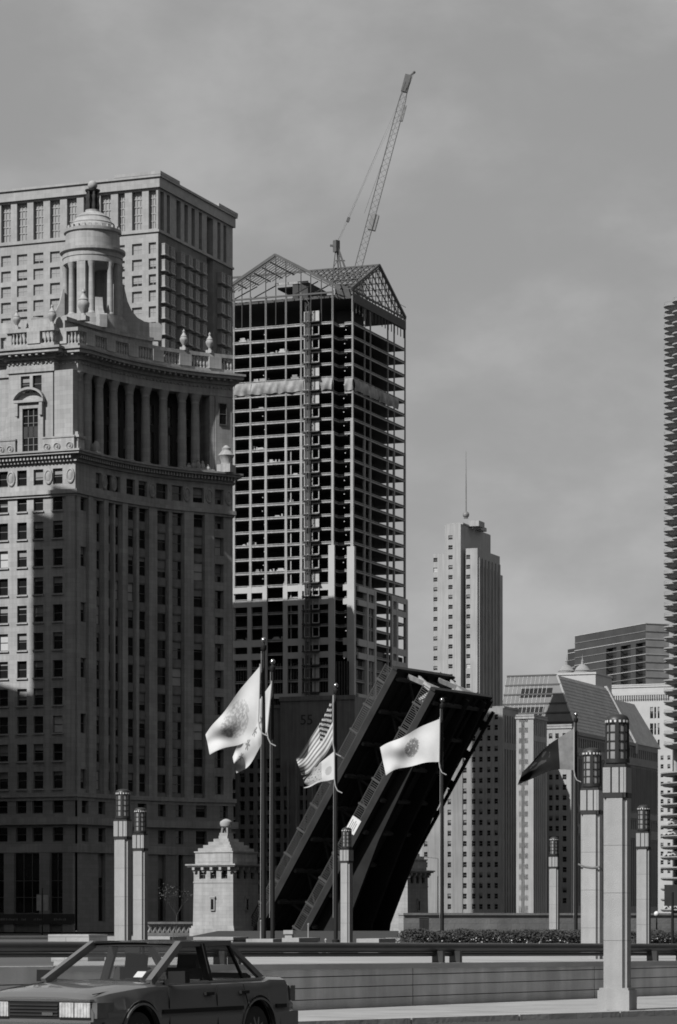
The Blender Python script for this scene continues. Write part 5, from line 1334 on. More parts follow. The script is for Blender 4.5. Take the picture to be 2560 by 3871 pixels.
# bridge balustrade left of the bridge house, and a street tree
b0 = at(556, 3530, 338); b1 = at(726, 3530, 341)
Bl = thing('balustrade', 'low stone balustrade left of the sunlit bridge house', 'balustrade', (b0.x, b0.y, -.36), math.atan2(b1.y - b0.y, b1.x - b0.x))
Ls = (b1 - b0).length; m_ = MB(); m_.box(0, Ls, -.2, .2, 1.35, 1.6); m_.build('rail', 'white_stone', Bl); m_ = MB(); m_.box(0, Ls, -.22, .22, 0, .35); m_.build('base', 'white_stone', Bl)
q = MB(); q.bar((-.25, 0, .35), (.25, 0, 1.35), .16, .16); q.bar((.25, .01, .35), (-.25, .01, 1.35), .16, .16); dg = q.mesh('lattice_panel', ['white_stone'])
for k in range(int(Ls / .62)): place(dg, 'lattice_panel', Bl, (.4 + k * .62, 0, 0))
def bare_tree(px, py0, d, h, label, seed):
    random.seed(seed); p = at(px, py0, d); r = thing('street_tree', label, 'tree', tuple(p))
    tr = MB(); tips = []
    def grow(a, dr, ln, rad, dep):
        b = a + dr * ln; tr.tube(a, b, rad, rad * .65, 5)
        if dep == 0: tips.append(b); return
        for k in range(3 if dep > 1 else 4):
            v = (dr + Vector((random.uniform(-.7, .7), random.uniform(-.7, .7), random.uniform(-.05, .45)))).normalized(); grow(b, v, ln * random.uniform(.6, .8), rad * .6, dep - 1)
    grow(Vector((0, 0, 0)), Vector((0, 0, 1)), h * .36, .09, 3)
    tr.build('trunk', 'leaf_bark', r)
    lf = MB()
    for t in tips:
        for k in range(4):
            c_ = t + Vector((random.gauss(0, .35), random.gauss(0, .35), random.gauss(0, .3))); a_ = Vector((random.uniform(-1, 1), random.uniform(-1, 1), random.uniform(-1, 1))).normalized() * .1; b_ = a_.orthogonal() * .7
            lf.face([c_ - a_, c_ + b_, c_ + a_, c_ - b_])
    lf.build('crown', 'leaf', r); return r
bare_tree(668, 3538, 344, 6.6, 'thin young street tree in front of the colonnaded tower base', 4)
# street lamp with a pair of hanging banners, left
p = at(160, 3535, 352)
r = thing('banner_post', 'street post with two pale hanging banners before the shop fronts', 'post', tuple(p))
m_ = MB(); m_.tube((0, 0, 0), (0, 0, 5.6), .09, .06, 8); m_.build('post', 'pole_paint', r)
for s_ in (-1, 1):
    m_ = MB(); m_.tube((0, 0, 4.85), (s_ * .75, 0, 4.85), .03); m_.box(s_ * .12, s_ * .68, -.02, .02, 2.9, 4.8, 1); m_.build('banner', ['pole_paint', 'cloth_mid'], r)

# ================================================================== TOWER ACROSS THE AVENUE (outside the frame, stepped to shade the colonnaded tower)
sA = R(SUN_AZ); cN = Vector((math.cos(sA), -math.sin(sA))); cD = Vector((math.sin(sA), math.cos(sA))); TE = math.tan(R(SUN_EL))
def cross(px_or_p):
    v = px_or_p; return v.dot(cN), v.dot(cD)
def wpt(x, y): p = LF.world(x, y); return Vector((p.x, p.y))
ref_c, ref_e = cross(wpt(0, 0))
e0 = ref_e - 62.0                                                  # rear face of the tower along the sun's direction
def shade_top(z_on_wall, p): return z_on_wall + (cross(p)[1] - e0) * TE
cA = cross(wpt(LF.lx(121), 0))[0]; cB = cross(wpt(LF.lx(196), 0))[0]; cC = cross(wpt(LF.lx(262), 0))[0]; cE = cross(wpt(*curve(770, 0)))[0]
Or = thing('stepped_tower', 'unseen stone tower across the avenue, stepped to cast the shade on the colonnaded tower', 'building', (cN.x * cA + cD.x * e0, cN.y * cA + cD.y * e0, 0), -sA)
steps = [(-46, 0, shade_top(lz(2597), wpt(LF.lx(60), 0))), (0, cB - cA, shade_top(lz(1935), wpt(LF.lx(160), 0))), (cB - cA, ref_c - cA + 1.2, shade_top(lz(1836), wpt(LF.lx(230), 0))), (ref_c - cA + 1.2, ref_c - cA + 32, 92)]  # last step is a wing added to block skylight
for k, (a_, b_, z1) in enumerate(steps):
    m_ = MB(); m_.box(a_, b_ - .003, -26 - .01 * k, 0 - .02 * k, -.4, z1); m_.build('wall', 'limestone_block', Or)
    for j in range(int((z1 - 6) // 7)):
        q = MB(); q.box(a_ + .5, b_ - .5, .015, .06, 4 + 7 * j, 7.5 + 7 * j); q.build('window_band', 'window_glass', Or)

# city blocks added outside the frame to cut skylight and deepen the shade
blocks = [((78, 300), 42, 60, 170, 'unseen tower added on the north bank across from the raised bridge to cut skylight'), ((95, 395), 40, 60, 150, 'unseen block added on the north bank behind another to cut skylight'), ((66, 215), 45, 60, 155, 'unseen block added on the north bank beside the plaza to cut skylight'), ((52, 60), 50, 130, 90, 'unseen wide block added on the north bank near the plaza to cut skylight'),
          ((-215, 195), 70, 90, 66, 'unseen broad block added along the south street to cut skylight'), ((-420, 420), 70, 110, 180, 'unseen tall block added at the far end of the south street to cut skylight'), ((-190, -120), 60, 80, 60, 'unseen block added behind the road on the south side to cut skylight'), ((-170, -215), 200, 60, 120, 'unseen wide block added behind the road to cut skylight'), ((60, -200), 70, 60, 90, 'unseen tower added behind the road by the river to cut skylight'), ((-160, 470), 60, 50, 70, 'unseen block added behind the colonnaded tower along its street to cut skylight')]
for (x, y), w_, d_, h_, lb in blocks:
    nn = Vector((math.cos(R(21.5)), -math.sin(R(21.5)))); dd = Vector((math.sin(R(21.5)), math.cos(R(21.5)))); A = Vector((x, y))
    shade_box('shade_block', lb, [tuple(A), tuple(A + nn * w_), tuple(A + nn * w_ + dd * d_), tuple(A + dd * d_)], h_)

# ================================================================== PARAPET, RAIL, LEDGE
def zw(t): return .8875 - .0715 * t / 9.76          # top of the wall falls gently to the right
TL, TR_ = -30.0, 34.0
Pr = thing('parapet_wall', 'low grey stone parapet wall with scored courses behind the sidewalk', 'wall', (w0.x, w0.y, .13), math.atan2(wd.y, wd.x))
step = 6.1; t = TL
while t < TR_ - .1:
    m_ = MB(); a_, b_ = t + .012, min(t + step, TR_) - .012
    def wpn(tt, off, z): return (tt, -off, z - .05)          # local: x along, -y toward the road
    for (za, zb2, pr) in ((0, .16, .0), (.175, .36, .0), (.375, .55, .0), (.565, 1.0, .0)):
        za_, zb_ = (za, min(zb2, 9)) if zb2 < 1 else (za, None)
        z0a, z0b = za, za
        z1a, z1b = (zb2, zb2) if zb_ is not None else (zw(a_) - .13, zw(b_) - .13)
        i = len(m_.v); y0_, y1_ = -.0, .5
        m_.v += [(a_, y0_, z0a), (b_, y0_, z0b), (b_, y1_, z0b), (a_, y1_, z0a), (a_, y0_, z1a), (b_, y0_, z1b), (b_, y1_, z1b), (a_, y1_, z1a)]
        for q in ((3,2,1,0),(4,5,6,7),(0,1,5,4),(1,2,6,5),(2,3,7,6),(3,0,4,7)): m_.f.append(tuple(i + k for k in q)); m_.m.append(0)
    m_.build('stone_course', 'parapet_stone', Pr)
    t += step
m_ = MB(); m_.box(TL, TR_, .03, .47, 0, .56); m_.build('wall_core', 'joint', Pr)
m_ = MB()                                               # recessed vertical joints with a dark shadow line are the gaps above; ledge paving on top
i = len(m_.v); y0_, y1_ = -.03, 8.4; TC = wt(196)
_u = (205 - 1280) / F; _q = w0 - wn * y1_; TC2 = (_u * _q.y - _q.x) / (wd.x - _u * wd.y)
for zz in (-.09, 0.0):
    m_.v += [(TC, y0_, zw(TC) + zz - .125), (TR_, y0_, zw(TR_) + zz - .125), (TR_, y1_, zw(TR_) + zz - .10), (TC2, y1_, zw(TC2) + zz - .10)]
for q in ((3,2,1,0),(4,5,6,7),(0,1,5,4),(1,2,6,5),(2,3,7,6),(3,0,4,7)): m_.f.append(tuple(k for k in q)); m_.m.append(0)
m_.build('coping', 'paving', Pr)
# the thick round rail on short posts
Rl = thing('guard_rail', 'long thick dark pipe rail on short posts above the parapet wall', 'railing', (w0.x, w0.y, .13), math.atan2(wd.y, wd.x))
def zr(t): return 1.17 - .085 * t / 9.76 - .13
m_ = MB(); m_.tube((TL, .3, zr(TL)), (TR_, .3, zr(TR_)), .088, n=20); m_.build('rail', 'rail_paint', Rl, True)
m_ = MB(); m_.tube((TL, .28, zr(TL) - .125), (TR_, .28, zr(TR_) - .125), .035, n=10); m_.build('lower_rail', 'rail_paint', Rl, True)
for px_ in (-420, -350, 922, 868, 1692, 1757, 2500, 2610):
    t = wt(px_); m_ = MB(); m_.box(t - .035, t + .035, .08, .32, zw(t) - .13, zr(t) - .06); m_.build('post', 'rail_paint', Rl)

# ================================================================== LIGHT PYLONS
def make_pylon():
    r = thing('light_pylon', 'x', 'light pylon')
    W, S = .215, .145                                  # half width, and half width of the proud middle of each face
    def cross_plan(w_, s_, st): return [(-s_, -w_), (s_, -w_), (s_, -w_ + st), (w_ - st, -w_ + st), (w_ - st, -s_), (w_, -s_), (w_, s_), (w_ - st, s_), (w_ - st, w_ - st), (s_, w_ - st), (s_, w_), (-s_, w_), (-s_, w_ - st), (-w_ + st, w_ - st), (-w_ + st, s_), (-w_, s_), (-w_, -s_), (-w_ + st, -s_), (-w_ + st, -w_ + st), (-s_, -w_ + st)]
    m_ = MB(); m_.box(-.29, .29, -.29, .29, -.05, .36); m_.box(-.265, .265, -.265, .265, .36, .40); m_.build('plinth', 'pylon_stone', r)
    for k in range(4):
        m_ = MB(); m_.prism(cross_plan(W, S, .045), .40 + .85 * k, .40 + .85 * (k + 1) - .006); m_.build('shaft_stone', 'pylon_stone', r)
    m_ = MB(); m_.prism(cross_plan(W - .006, S - .006, .045), .405, 3.79); m_.build('shaft_core', 'joint', r)
    m_ = MB(); m_.box(-.155, .155, -W - .012, -W + .02, 3.80, 3.885); m_.box(-W - .012, W + .012, -.15, .15, 3.80, 3.885); m_.box(-W + .01, W - .01, -W + .01, W - .01, 3.80, 3.885); m_.build('band', 'bronze', r)
    # fluted upper block: three stone panels per face with dark slots
    m_ = MB(); m_.box(-.175, .175, -.175, .175, 3.885, 4.345); m_.build('slot_core', 'bronze', r)
    for k in range(4):
        m_ = MB()
        for a_, b_ in ((-.212, -.075), (-.045, .075), (.10, .165)): m_.box(a_, b_, -.21, -.174, 3.89, 4.34)
        m_.build('stone_panel', 'pylon_stone', r, rz=math.pi / 2 * k)
    m_ = MB(); m_.box(-.195, .195, -.195, .195, 4.345, 4.40); m_.lathe([(.20, 4.40), (.225, 4.42), (.225, 4.49), (.19, 4.50)], 28); m_.build('lantern_base', 'bronze', r, True)
    # round lantern: glass drum inside a cage with a rounded crown
    m_ = MB(); m_.lathe([(.180, 4.49), (.180, 5.13)], 28); m_.build('lantern_glass', 'lamp_glass', r, True)
    for zz in (4.65, 4.81, 4.97):
        m_ = MB(); m_.lathe([(.178, zz - .012), (.194, zz - .012), (.194, zz + .012), (.178, zz + .012)], 28); m_.build('cage_ring', 'bronze', r, True)
    for k in range(8):
        a_ = R(45 * k + 12); w_ = .034 if k % 2 == 0 else .016
        m_ = MB(); m_.box(-w_, w_, -.214 if k % 2 == 0 else -.198, -.17, 4.49, 5.15); m_.build('cage_bar', 'bronze', r, rz=a_)
    m_ = MB(); m_.lathe([(.205, 5.12), (.212, 5.13), (.212, 5.20), (.205, 5.215), (.185, 5.255), (.14, 5.285), (.07, 5.30), (.01, 5.303)], 28); m_.build('lantern_cap', 'bronze', r, True)
    sm = MB(); sm.box(-.018, .018, -.006, .006, 0, .042); s_me = sm.mesh('cap_vent', ['white_paint'])
    for k in range(16):
        a_ = R(22.5 * k + 4); place(s_me, 'cap_vent', r, (.212 * math.sin(a_), -.212 * math.cos(a_), 5.145), a_)
    return r
proto = make_pylon()
pyl = [(2334, 50.4, .13, 'tall stone light pylon standing on the open sidewalk in front of the parapet wall', 1),
       (2238, 63.35, .3, 'stone light pylon with a wire tied round it, behind the parapet wall', 0),
       (2434, 95.4, .3, 'stone light pylon beside the round balcony tower', 0),
       (2096, 132.9, .3, 'small stone light pylon rising behind the hedge', 0),
       (1311, 119.2, .3, 'stone light pylon in front of the raised bridge leaf', 0),
       (465, 83.6, .3, 'taller of two paired stone light pylons before the colonnaded tower', 0),
       (531, 97.7, .3, 'shorter of two paired stone light pylons before the colonnaded tower', 0)]
for k, (px_, d, z, lb, _) in enumerate(pyl):
    o = proto if k == 0 else copy_tree(proto)
    o.location = ((px_ - 1280) * d / F, d, z); o.rotation_euler = (0, 0, -R(19.5 if k < 4 else (19.5 if k > 4 else 30)))
    o.scale = (.95, .95, .95); o['label'] = lb; o['group'] = 'stone light pylons around the plaza'
    if k == 1: wired = o
m_ = MB(); zt = 2.62
for a_, b_ in (((-.26, -.225, zt + .06), (-.1, -.225, zt)), ((-.1, -.225, zt), (.08, -.226, zt - .02)), ((.08, -.226, zt - .02), (.23, -.225, zt)), ((.225, -.22, zt), (.225, .1, zt - .08))): m_.tube(a_, b_, .02, n=5)
m_.build('wire_tie', 'concrete_dull', wired)

# ================================================================== FLAGPOLES AND FLAGS
def bil(P, u, v): return P[0] * (1 - u) * (1 - v) + P[1] * u * (1 - v) + P[2] * (1 - u) * v + P[3] * u * v
poles = [(997, 128.8, 2418), (1031, 140, 2500), (1270, 154, 2590), (1672, 164, 2645), (2178, 176, 2700)]
plabel = ['dark flagpole flying the large white seal flag', 'dark flagpole flying the striped and starred city flag', 'dark flagpole flying two flags in front of the raised bridge leaf', 'dark flagpole standing clear right of the raised bridge leaf', 'dark flagpole flying the dark flag with a pale hoist band']
pole_pos = []
for (px_, d, ptop), lb in zip(poles, plabel):
    b = Vector(((px_ - 1280) * d / F, d, .3)); zt = EYE + (HZ - ptop) * d / F
    r = thing('flagpole', lb, 'flagpole', tuple(b), 0, 'flagpoles on the plaza')
    h = zt - .3
    m_ = MB(); m_.lathe([(.2, 0), (.2, .25), (.105, .3), (.10, h * .35), (.082, h * .7), (.055, h - .5)], 14); m_.build('pole', 'pole_paint', r, True)
    m_ = MB(); m_.lathe([(.07, h - .5), (.13, h - .42), (.13, h - .25), (.06, h - .2), (.05, h - .1)], 12); m_.build('truck', 'pole_paint', r, True)
    m_ = MB(); m_.ball((0, 0, h - .02), .125, 12); m_.build('finial_ball', 'ball_metal', r, True)
    m_ = MB(); m_.tube((-.14, -.03, 1.4), (-.1, -.03, h - .5), .012, n=4); m_.build('halyard', 'rope', r)
    pole_pos.append((b, d))
def flag(d, corners, ripple, paint, mats, label, seed, nx=64, ny=44, sag=0.0, twist=0.0, deep=1.2, bow=(0, 0)):
    """corners: hoist top, fly top, hoist bottom, fly bottom as directions of sight, the cloth hanging at distance d"""
    P = [at(c[0], c[1], d + (deep if i in (1, 3) else 0)) for i, c in enumerate(corners)]
    random.seed(seed); ph = random.uniform(0, 6); m_ = MB(); V = []
    for i in range(nx + 1):
        for j in range(ny + 1):
            u, v = i / nx, j / ny; p = bil(P, u, v)
            amp = ripple * (u ** .8)
            w_ = math.sin(u * 8.5 - v * 2.6 + ph) * .75 + math.sin(u * 15 + v * 4.1 + ph * 2) * .3 + math.sin(v * 8 + u * 4 + ph) * .35
            p = p + Vector((0, 1, 0)) * (amp * w_) + Vector((0, 0, 1)) * (-sag * math.sin(math.pi * u) * (.4 + .6 * v) + .35 * ripple * math.sin(u * 9 + ph + v) * u)
            p = p + Vector((1, 0, 0)) * (bow[0] * math.sin(math.pi * u) * (1 - v) + bow[1] * math.sin(math.pi * u) * v)
            V.append(p)
    o0_ = at(corners[0][0], corners[0][1], d)
    m_.v = [tuple(p - o0_) for p in V]
    for i in range(nx):
        for j in range(ny):
            q = i * (ny + 1) + j; m_.f.append((q, q + 1, q + ny + 2, q + ny + 1)); m_.m.append(paint((i + .5) / nx, (j + .5) / ny))
    root = thing('flag', label, 'flag', tuple(o0_), 0, 'flags on the plaza poles')
    m_.build('cloth', mats, root, True)
    # heading rope and its loose tail
    q = MB(); a_ = Vector((0, 0, 0)); b_ = at(corners[2][0], corners[2][1], d) - o0_
    q.tube(a_ + Vector((.02, -.02, .1)), b_ + Vector((.02, -.02, -.05)), .028, n=6)
    pts = [b_ + Vector((.02, -.02, -.05)), b_ + Vector((.06, -.04, -.35)), b_ + Vector((.18, -.06, -.6)), b_ + Vector((.42, -.08, -.72))]
    q.path(pts, .03, 6); q.build('heading_rope', 'rope', root)
    return root
def z1p(x, y): return (700 + x / 2.24, 2350 + y / 2.24)
def z2p(x, y): return (950 + x / 1.568, 2450 + y / 1.568)
def z4p(x, y): return (1750 + x / 1.936, 2250 + y / 1.936)
from mathutils import noise
def seal(cu, cv, ru, rv, thr, fr=9.0, off=0):
    def f(u, v):
        du, dv = (u - cu) / ru, (v - cv) / rv; r_ = du * du + dv * dv
        if r_ > 1: return 0
        n = noise.noise((u * fr * 3.2 + off, v * fr * 2.0, 3.1)) 
        if .8 < r_ and n > .05: return 2
        return 1 if n + (.15 - .25 * r_) > thr else (2 if n > thr - .25 else 0)
    return f
flag(128.6, [z1p(632, 378), z1p(170, 972), z1p(618, 830), z1p(212, 1132)], .34, seal(.52, .45, .26, .36, .14), ['cloth_white', 'cloth_mid', 'cloth_faint'], 'large white flag with a faint seal in its middle', 2, sag=.12, bow=(-.1, .5))
def star_d(u, v, cu, cv, r, asp):
    du, dv = (u - cu) * asp, v - cv; a_ = math.atan2(dv, du); rr = math.hypot(du, dv)
    return rr < r * (.62 + .38 * math.cos(6 * a_))
def city(u, v):
    if .15 < v < .30 or .70 < v < .85: return 2
    for cu in (.2, .4, .6, .8):
        if star_d(u, v, cu, .5, .13, 1.7): return 1
    return 0
flag(139.6, [z1p(730, 520), z1p(402, 1150), z1p(692, 925), z1p(434, 1302)], .32, city, ['cloth_white', 'cloth_grey', 'cloth_white'], 'white city flag with small stars hanging behind the seal flag', 5, sag=.1, bow=(-.25, .2))
def usa(u, v):
    if u < .42 and v < 7 / 13:
        cx_, cy_ = (u / .42 * 11) % 1, (v / (7 / 13) * 9) % 1; ix, iy = int(u / .42 * 11), int(v / (7 / 13) * 9)
        if (ix + iy) % 2 == 0 and 0 < ix < 10.5 and math.hypot(cx_ - .5, cy_ - .5) < .42: return 0
        return 1
    return 2 if int(v * 13) % 2 == 0 else 0
flag(153.8, [z1p(1250, 640), z1p(940, 1150), z1p(1250, 1025), z1p(985, 1300)], .26, usa, ['cloth_white', 'cloth_dark', 'cloth_grey'], 'striped national flag with a canton of stars', 9, 99, 78, sag=.25, bow=(.1, .1))
fl4 = seal(.55, .5, .42, .5, -.12, 8, 4)
def pow_(u, v):
    if u > .40: return 1 if fl4(u, v) == 0 and v > .12 and v < .9 else (0 if v > .9 else 2)
    return 2 if (u - .18) ** 2 * 2.5 + (v - .6) ** 2 < .03 else 0
flag(153.7, [z1p(1260, 1100), z1p(1000, 1320), z1p(1262, 1335), z1p(1006, 1412)], .14, pow_, ['cloth_white', 'cloth_dark', 'cloth_mid'], 'small flag with a dark field and pale hoist under the striped flag', 12, sag=-.05, bow=(0, 0))
flag(163.8, [z2p(1116, 420), z2p(764, 596), z2p(1112, 675), z2p(798, 756)], .3, seal(.48, .46, .13, .27, -.12, 11, 7), ['cloth_white', 'cloth_grey', 'cloth_mid'], 'white flag with a dark oval seal spread over the bridge underside', 15, sag=-.2, bow=(0, 0))
def dark_f(u, v):
    if u < .27: return 0
    n = noise.noise((u * 9, v * 7, 1.0)); return 2 if ((u - .62) / .2) ** 2 + ((v - .35) / .25) ** 2 < 1 and n > .0 else 1
flag(175.8, [z4p(812, 975), z4p(435, 1300), z4p(812, 1280), z4p(400, 1400)], .2, dark_f, ['cloth_grey', 'cloth_dark', 'cloth_dull'], 'dark flag with a pale band along its hoist', 19, sag=-.38, bow=(-.15, .1))

# ================================================================== PLAZA BLOCKS, HEDGE, RIVER WALL
random.seed(41)
def block(name, label, px0, px1, px2, py_top, d, z0, a=19.5, parts=None, m='white_stone', group='white stone blocks on the plaza', dep=None):
    f = Frame(px1, d, a); x0 = f.lx(px0); y1_ = f.ly(px2) if dep is None else dep; zt = f.z(py_top)
    r = f.thing(name, label, 'stone block', z0, group); h = zt - z0
    q = MB(); q.box(x0, 0, 0, y1_, -.02, h - .16); q.build('body', m, r)
    q = MB(); q.box(x0 - .04, .04, -.04, y1_ + .04, h - .14, h); q.build('cap', m, r)
    q = MB(); q.box(x0 + .02, -.02, .02, y1_ - .02, h - .161, h - .139); q.build('seam', 'joint', r)
    return r
block('stone_block', 'white stone block on the parapet ledge behind the car bonnet', 193, 332, 395, 3533, 52.6, zw(wt(250)) - .01)
block('stone_block', 'long low white terrace block behind the car roof', 394, 640, 700, 3541, 100, .3)
block('stone_block', 'low white block at the foot of the sunlit bridge house', 735, 880, 935, 3543, 135, .3)
block('stone_block', 'low white block beside the paired flagpoles', 935, 1030, 1062, 3550, 118, .3)
block('stone_block', 'white block with square post between flagpole and middle pylon', 1072, 1128, 1205, 3546, 100, .3)
q_ = block('stone_block', 'small upright white post block left of the middle pylon', 1077, 1104, 1112, 3517, 101.5, .3)
block('stone_block', 'white block right of the middle pylon in front of the hedge', 1354, 1430, 1490, 3549, 92, .3)
block('stone_block', 'low white kerb block beside the hedge end', 1462, 1522, 1532, 3546, 150, .3)
def thin_post(px_, py0, py1, d, label):
    b = at(px_, py1, d); t_ = at(px_, py0, d); b.z = .3; q = MB(); h = t_.z - .3; q.lathe([(.09, 0), (.09, .06), (.045, .1), (.04, h - .1), (.06, h - .06), (.02, h)], 8)
    o = q.build('bollard_post', 'concrete_edge', None, True, tuple(b)); tag(o, label, 'post', 'thin pale posts on the plaza')
thin_post(986, 3478, 3560, 170, 'thin pale post leaning by the paired flagpoles'); thin_post(1166, 3490, 3560, 165, 'thin pale post below the bridge railing'); thin_post(1232, 3548, 3575, 120, 'short thin post left of the middle pylon')
# hedge
def hedge(name, label, pxa, pxb, d0, d1, h, nleaf, seed, flowers=0):
    random.seed(seed); A = at(pxa, 3500, d0); B = at(pxb, 3500, d1); A.z = B.z = .3
    r = thing(name, label, 'hedge', tuple(A), math.atan2(B.y - A.y, B.x - A.x)); Lh = (B - A).length
    q = MB()
    for k in range(nleaf):
        x = random.uniform(0, Lh); top = h * (.86 + .14 * noise.noise((x * .9, seed, 0)) + .08 * noise.noise((x * 3.1, 4, 0)))
        y = random.gauss(0, .42); y = max(-.8, min(.8, y)); z = top * (random.random() ** .55) * (1 - .25 * (abs(y) / .8) ** 3)
        s_ = random.uniform(.03, .065); a_ = Vector((random.uniform(-1, 1), random.uniform(-1, 1), random.uniform(-.6, 1))).normalized(); b_ = a_.orthogonal().normalized()
        c_ = Vector((x, y, z)); q.face([c_ - a_ * s_, c_ + b_ * s_ * .55, c_ + a_ * s_, c_ - b_ * s_ * .55])
    fo = q.build('foliage', 'leaf', r); fo['kind'] = 'stuff'
    q = MB(); q.box(.1, Lh - .1, -.5, .5, 0, h * .62); 
    q.build('inner_twigs', 'leaf_bark', r)
    if flowers:
        q = MB()
        for k in range(flowers):
            x = random.uniform(.5, Lh * .85); c_ = Vector((x, random.uniform(-.95, -.7), random.uniform(.1, h * .55))); s_ = random.uniform(.02, .05)
            for j in range(3):
                a_ = Vector((random.uniform(-1, 1), random.uniform(-1, 0), random.uniform(-.6, 1))).normalized(); b_ = a_.orthogonal().normalized(); q.face([c_ - a_ * s_, c_ + b_ * s_, c_ + a_ * s_, c_ - b_ * s_])
        q.build('blossom', 'petal', r)['kind'] = 'stuff'
hedge('hedge', 'dark clipped hedge with pale blossoms behind the guard rail', 1528, 2230, 124, 128, 1.02, 30000, 1, 130)
hedge('hedge', 'dark clipped hedge right of the tall sidewalk pylon', 2380, 2640, 130, 134, .95, 12000, 2, 30)
hedge('hedge', 'low ground-cover hedge left of the middle pylon', 900, 1350, 108, 110, .35, 5000, 3, 20)
# river wall far across the plaza
wa, wb_ = at(1526, 3500, 188), at(2640, 3500, 200)
r = thing('river_wall', 'long grey stone wall beyond the hedge at the foot of the far towers', 'wall', (wa.x, wa.y, .25), math.atan2(wb_.y - wa.y, wb_.x - wa.x)); Lw = (wb_ - wa).length
q = MB(); q.box(0, Lw, 0, .6, 0, 1.62); q.build('wall_body', 'river_wall', r); q = MB(); q.box(-.05, Lw, -.06, .66, 1.62, 1.76); q.build('coping', 'river_wall', r)
p = at(1602, 3520, 184); r = thing('utility_cabinet', 'dark utility cabinet against the long grey wall', 'cabinet', (p.x, p.y, .3), -R(10))
q = MB(); q.box(-.28, .28, 0, .4, 0, 1.38); q.build('body', 'rail_paint', r); q = MB(); q.box(-.25, -.01, -.02, -.001, .08, 1.3); q.box(.01, .25, -.02, -.001, .08, 1.3); q.build('door', 'pole_paint', r); q = MB(); q.box(-.31, .31, -.04, .43, 1.38, 1.44); q.build('lid', 'rail_paint', r)
# globe lamp at the far right
p = at(2483, 3458, 185); r = thing('globe_lamp', 'street lamp with a round white globe beyond the hedge', 'street lamp', (p.x, p.y, .3))
q = MB(); q.lathe([(.12, 0), (.12, .2), (.05, .3), (.045, p.z - .3 - .1)], 10); q.build('post', 'pole_paint', r, True); q = MB(); q.ball((0, 0, p.z - .3 + .05), .17, 14); q.build('globe', 'white_paint', r, True)
p = at(2543, 3560, 120); r = thing('sign_post', 'dark square sign board on a post seen from behind at the plaza edge', 'sign', (p.x, p.y, .3)); zt = at(0, 3345, 120).z - .3; zb_ = at(0, 3425, 120).z - .3
q = MB(); q.tube((0, 0, 0), (0, 0, zt - .3), .06, n=8); q.build('post', 'pole_paint', r); q = MB(); q.box(-.33, .5, -.03, .02, zb_, zt); q.build('board', 'rail_paint', r)

# ================================================================== SEDAN IN THE ROAD
Rd = Vector((.482, .876)).normalized()                       # the car heads the other way
hubR = Vector((-1.03, 35.0)); near_n = Vector((Rd.y, -Rd.x))  # towards the near side
HWB = 1.275
ctr_ = hubR - Rd * HWB - near_n * .74
Cr = thing('sedan', 'boxy four-door sedan driving past in front of the parapet wall', 'car', (ctr_.x, ctr_.y, 0.045), math.atan2(-Rd.y, -Rd.x))
# car space: x forward, y left (the near side), z up
def interp(T, x):
    for (x0, v0), (x1, v1) in zip(T[:-1], T[1:]):
        if x <= x1: return v0 + (v1 - v0) * max(0, (x - x0)) / (x1 - x0)
    return T[-1][1]
ZTOP = [(-2.2, .80), (-2.13, .92), (-2.03, .945), (-1.62, .955), (-1.5, .93), (-.6, .925), (.8, .92), (.9, .925), (1.3, .905), (1.8, .86), (2.06, .82), (2.14, .77)]
HWT = [(-2.2, .76), (-2.03, .81), (-1.5, .835), (0, .845), (1.3, .835), (1.9, .80), (2.14, .76)]
ARC = .385
def zbot(x):
    z = .20 if abs(x) < 1.9 else .30
    for h in (-HWB, HWB):
        dx = abs(x - h)
        if dx < ARC: z = max(z, .31 + math.sqrt(ARC * ARC - dx * dx))
    return z
xs = sorted(set([-2.2, -2.17, -2.13, -2.08, -2.03] + [round(-2.0 + .04 * k, 3) for k in range(101)] + [2.06, 2.1, 2.14] + [s * HWB + e for s in (-1, 1) for e in (-ARC, ARC, -ARC + .005, ARC - .005, -ARC + .02, ARC - .02)]))
sec = []
for x in xs:
    hw = interp(HWT, x); zt = interp(ZTOP, x); zb = zbot(x)
    raw = [(hw - .05, zb), (hw - .005, zb + .05), (hw + .012, .50), (hw + .018, .62), (hw - .002, .65), (hw - .02, zt - .10), (hw - .05, zt - .035), (hw - .12, zt - .004), (hw * .5, zt + .018), (0, zt + .024)]
    pts = []
    zlast = zb
    for (y, z) in raw:
        z = max(z, zlast); pts.append((y, z)); zlast = z
    sec.append([(x, y, z) for y, z in pts] + [(x, -y, z) for y, z in reversed(pts[:-1])])
q = MB(); m = len(sec[0])
for s_ in sec: q.v += s_
def mati(j, k): return 0
for i in range(len(sec) - 1):
    for j in range(m - 1):
        q.f.append((i * m + j, i * m + j + 1, (i + 1) * m + j + 1, (i + 1) * m + j)); q.m.append(0)
q.f.append(tuple(range(m))); q.m.append(0); b_ = (len(sec) - 1) * m; q.f.append(tuple(b_ + k for k in reversed(range(m)))); q.m.append(0)
body = q.build('body', ['car_paint'], Cr, True)
q = MB(); q.box(-2.0, 1.9, -.60, .60, .22, .60); q.build('underbody', 'car_trim', Cr)
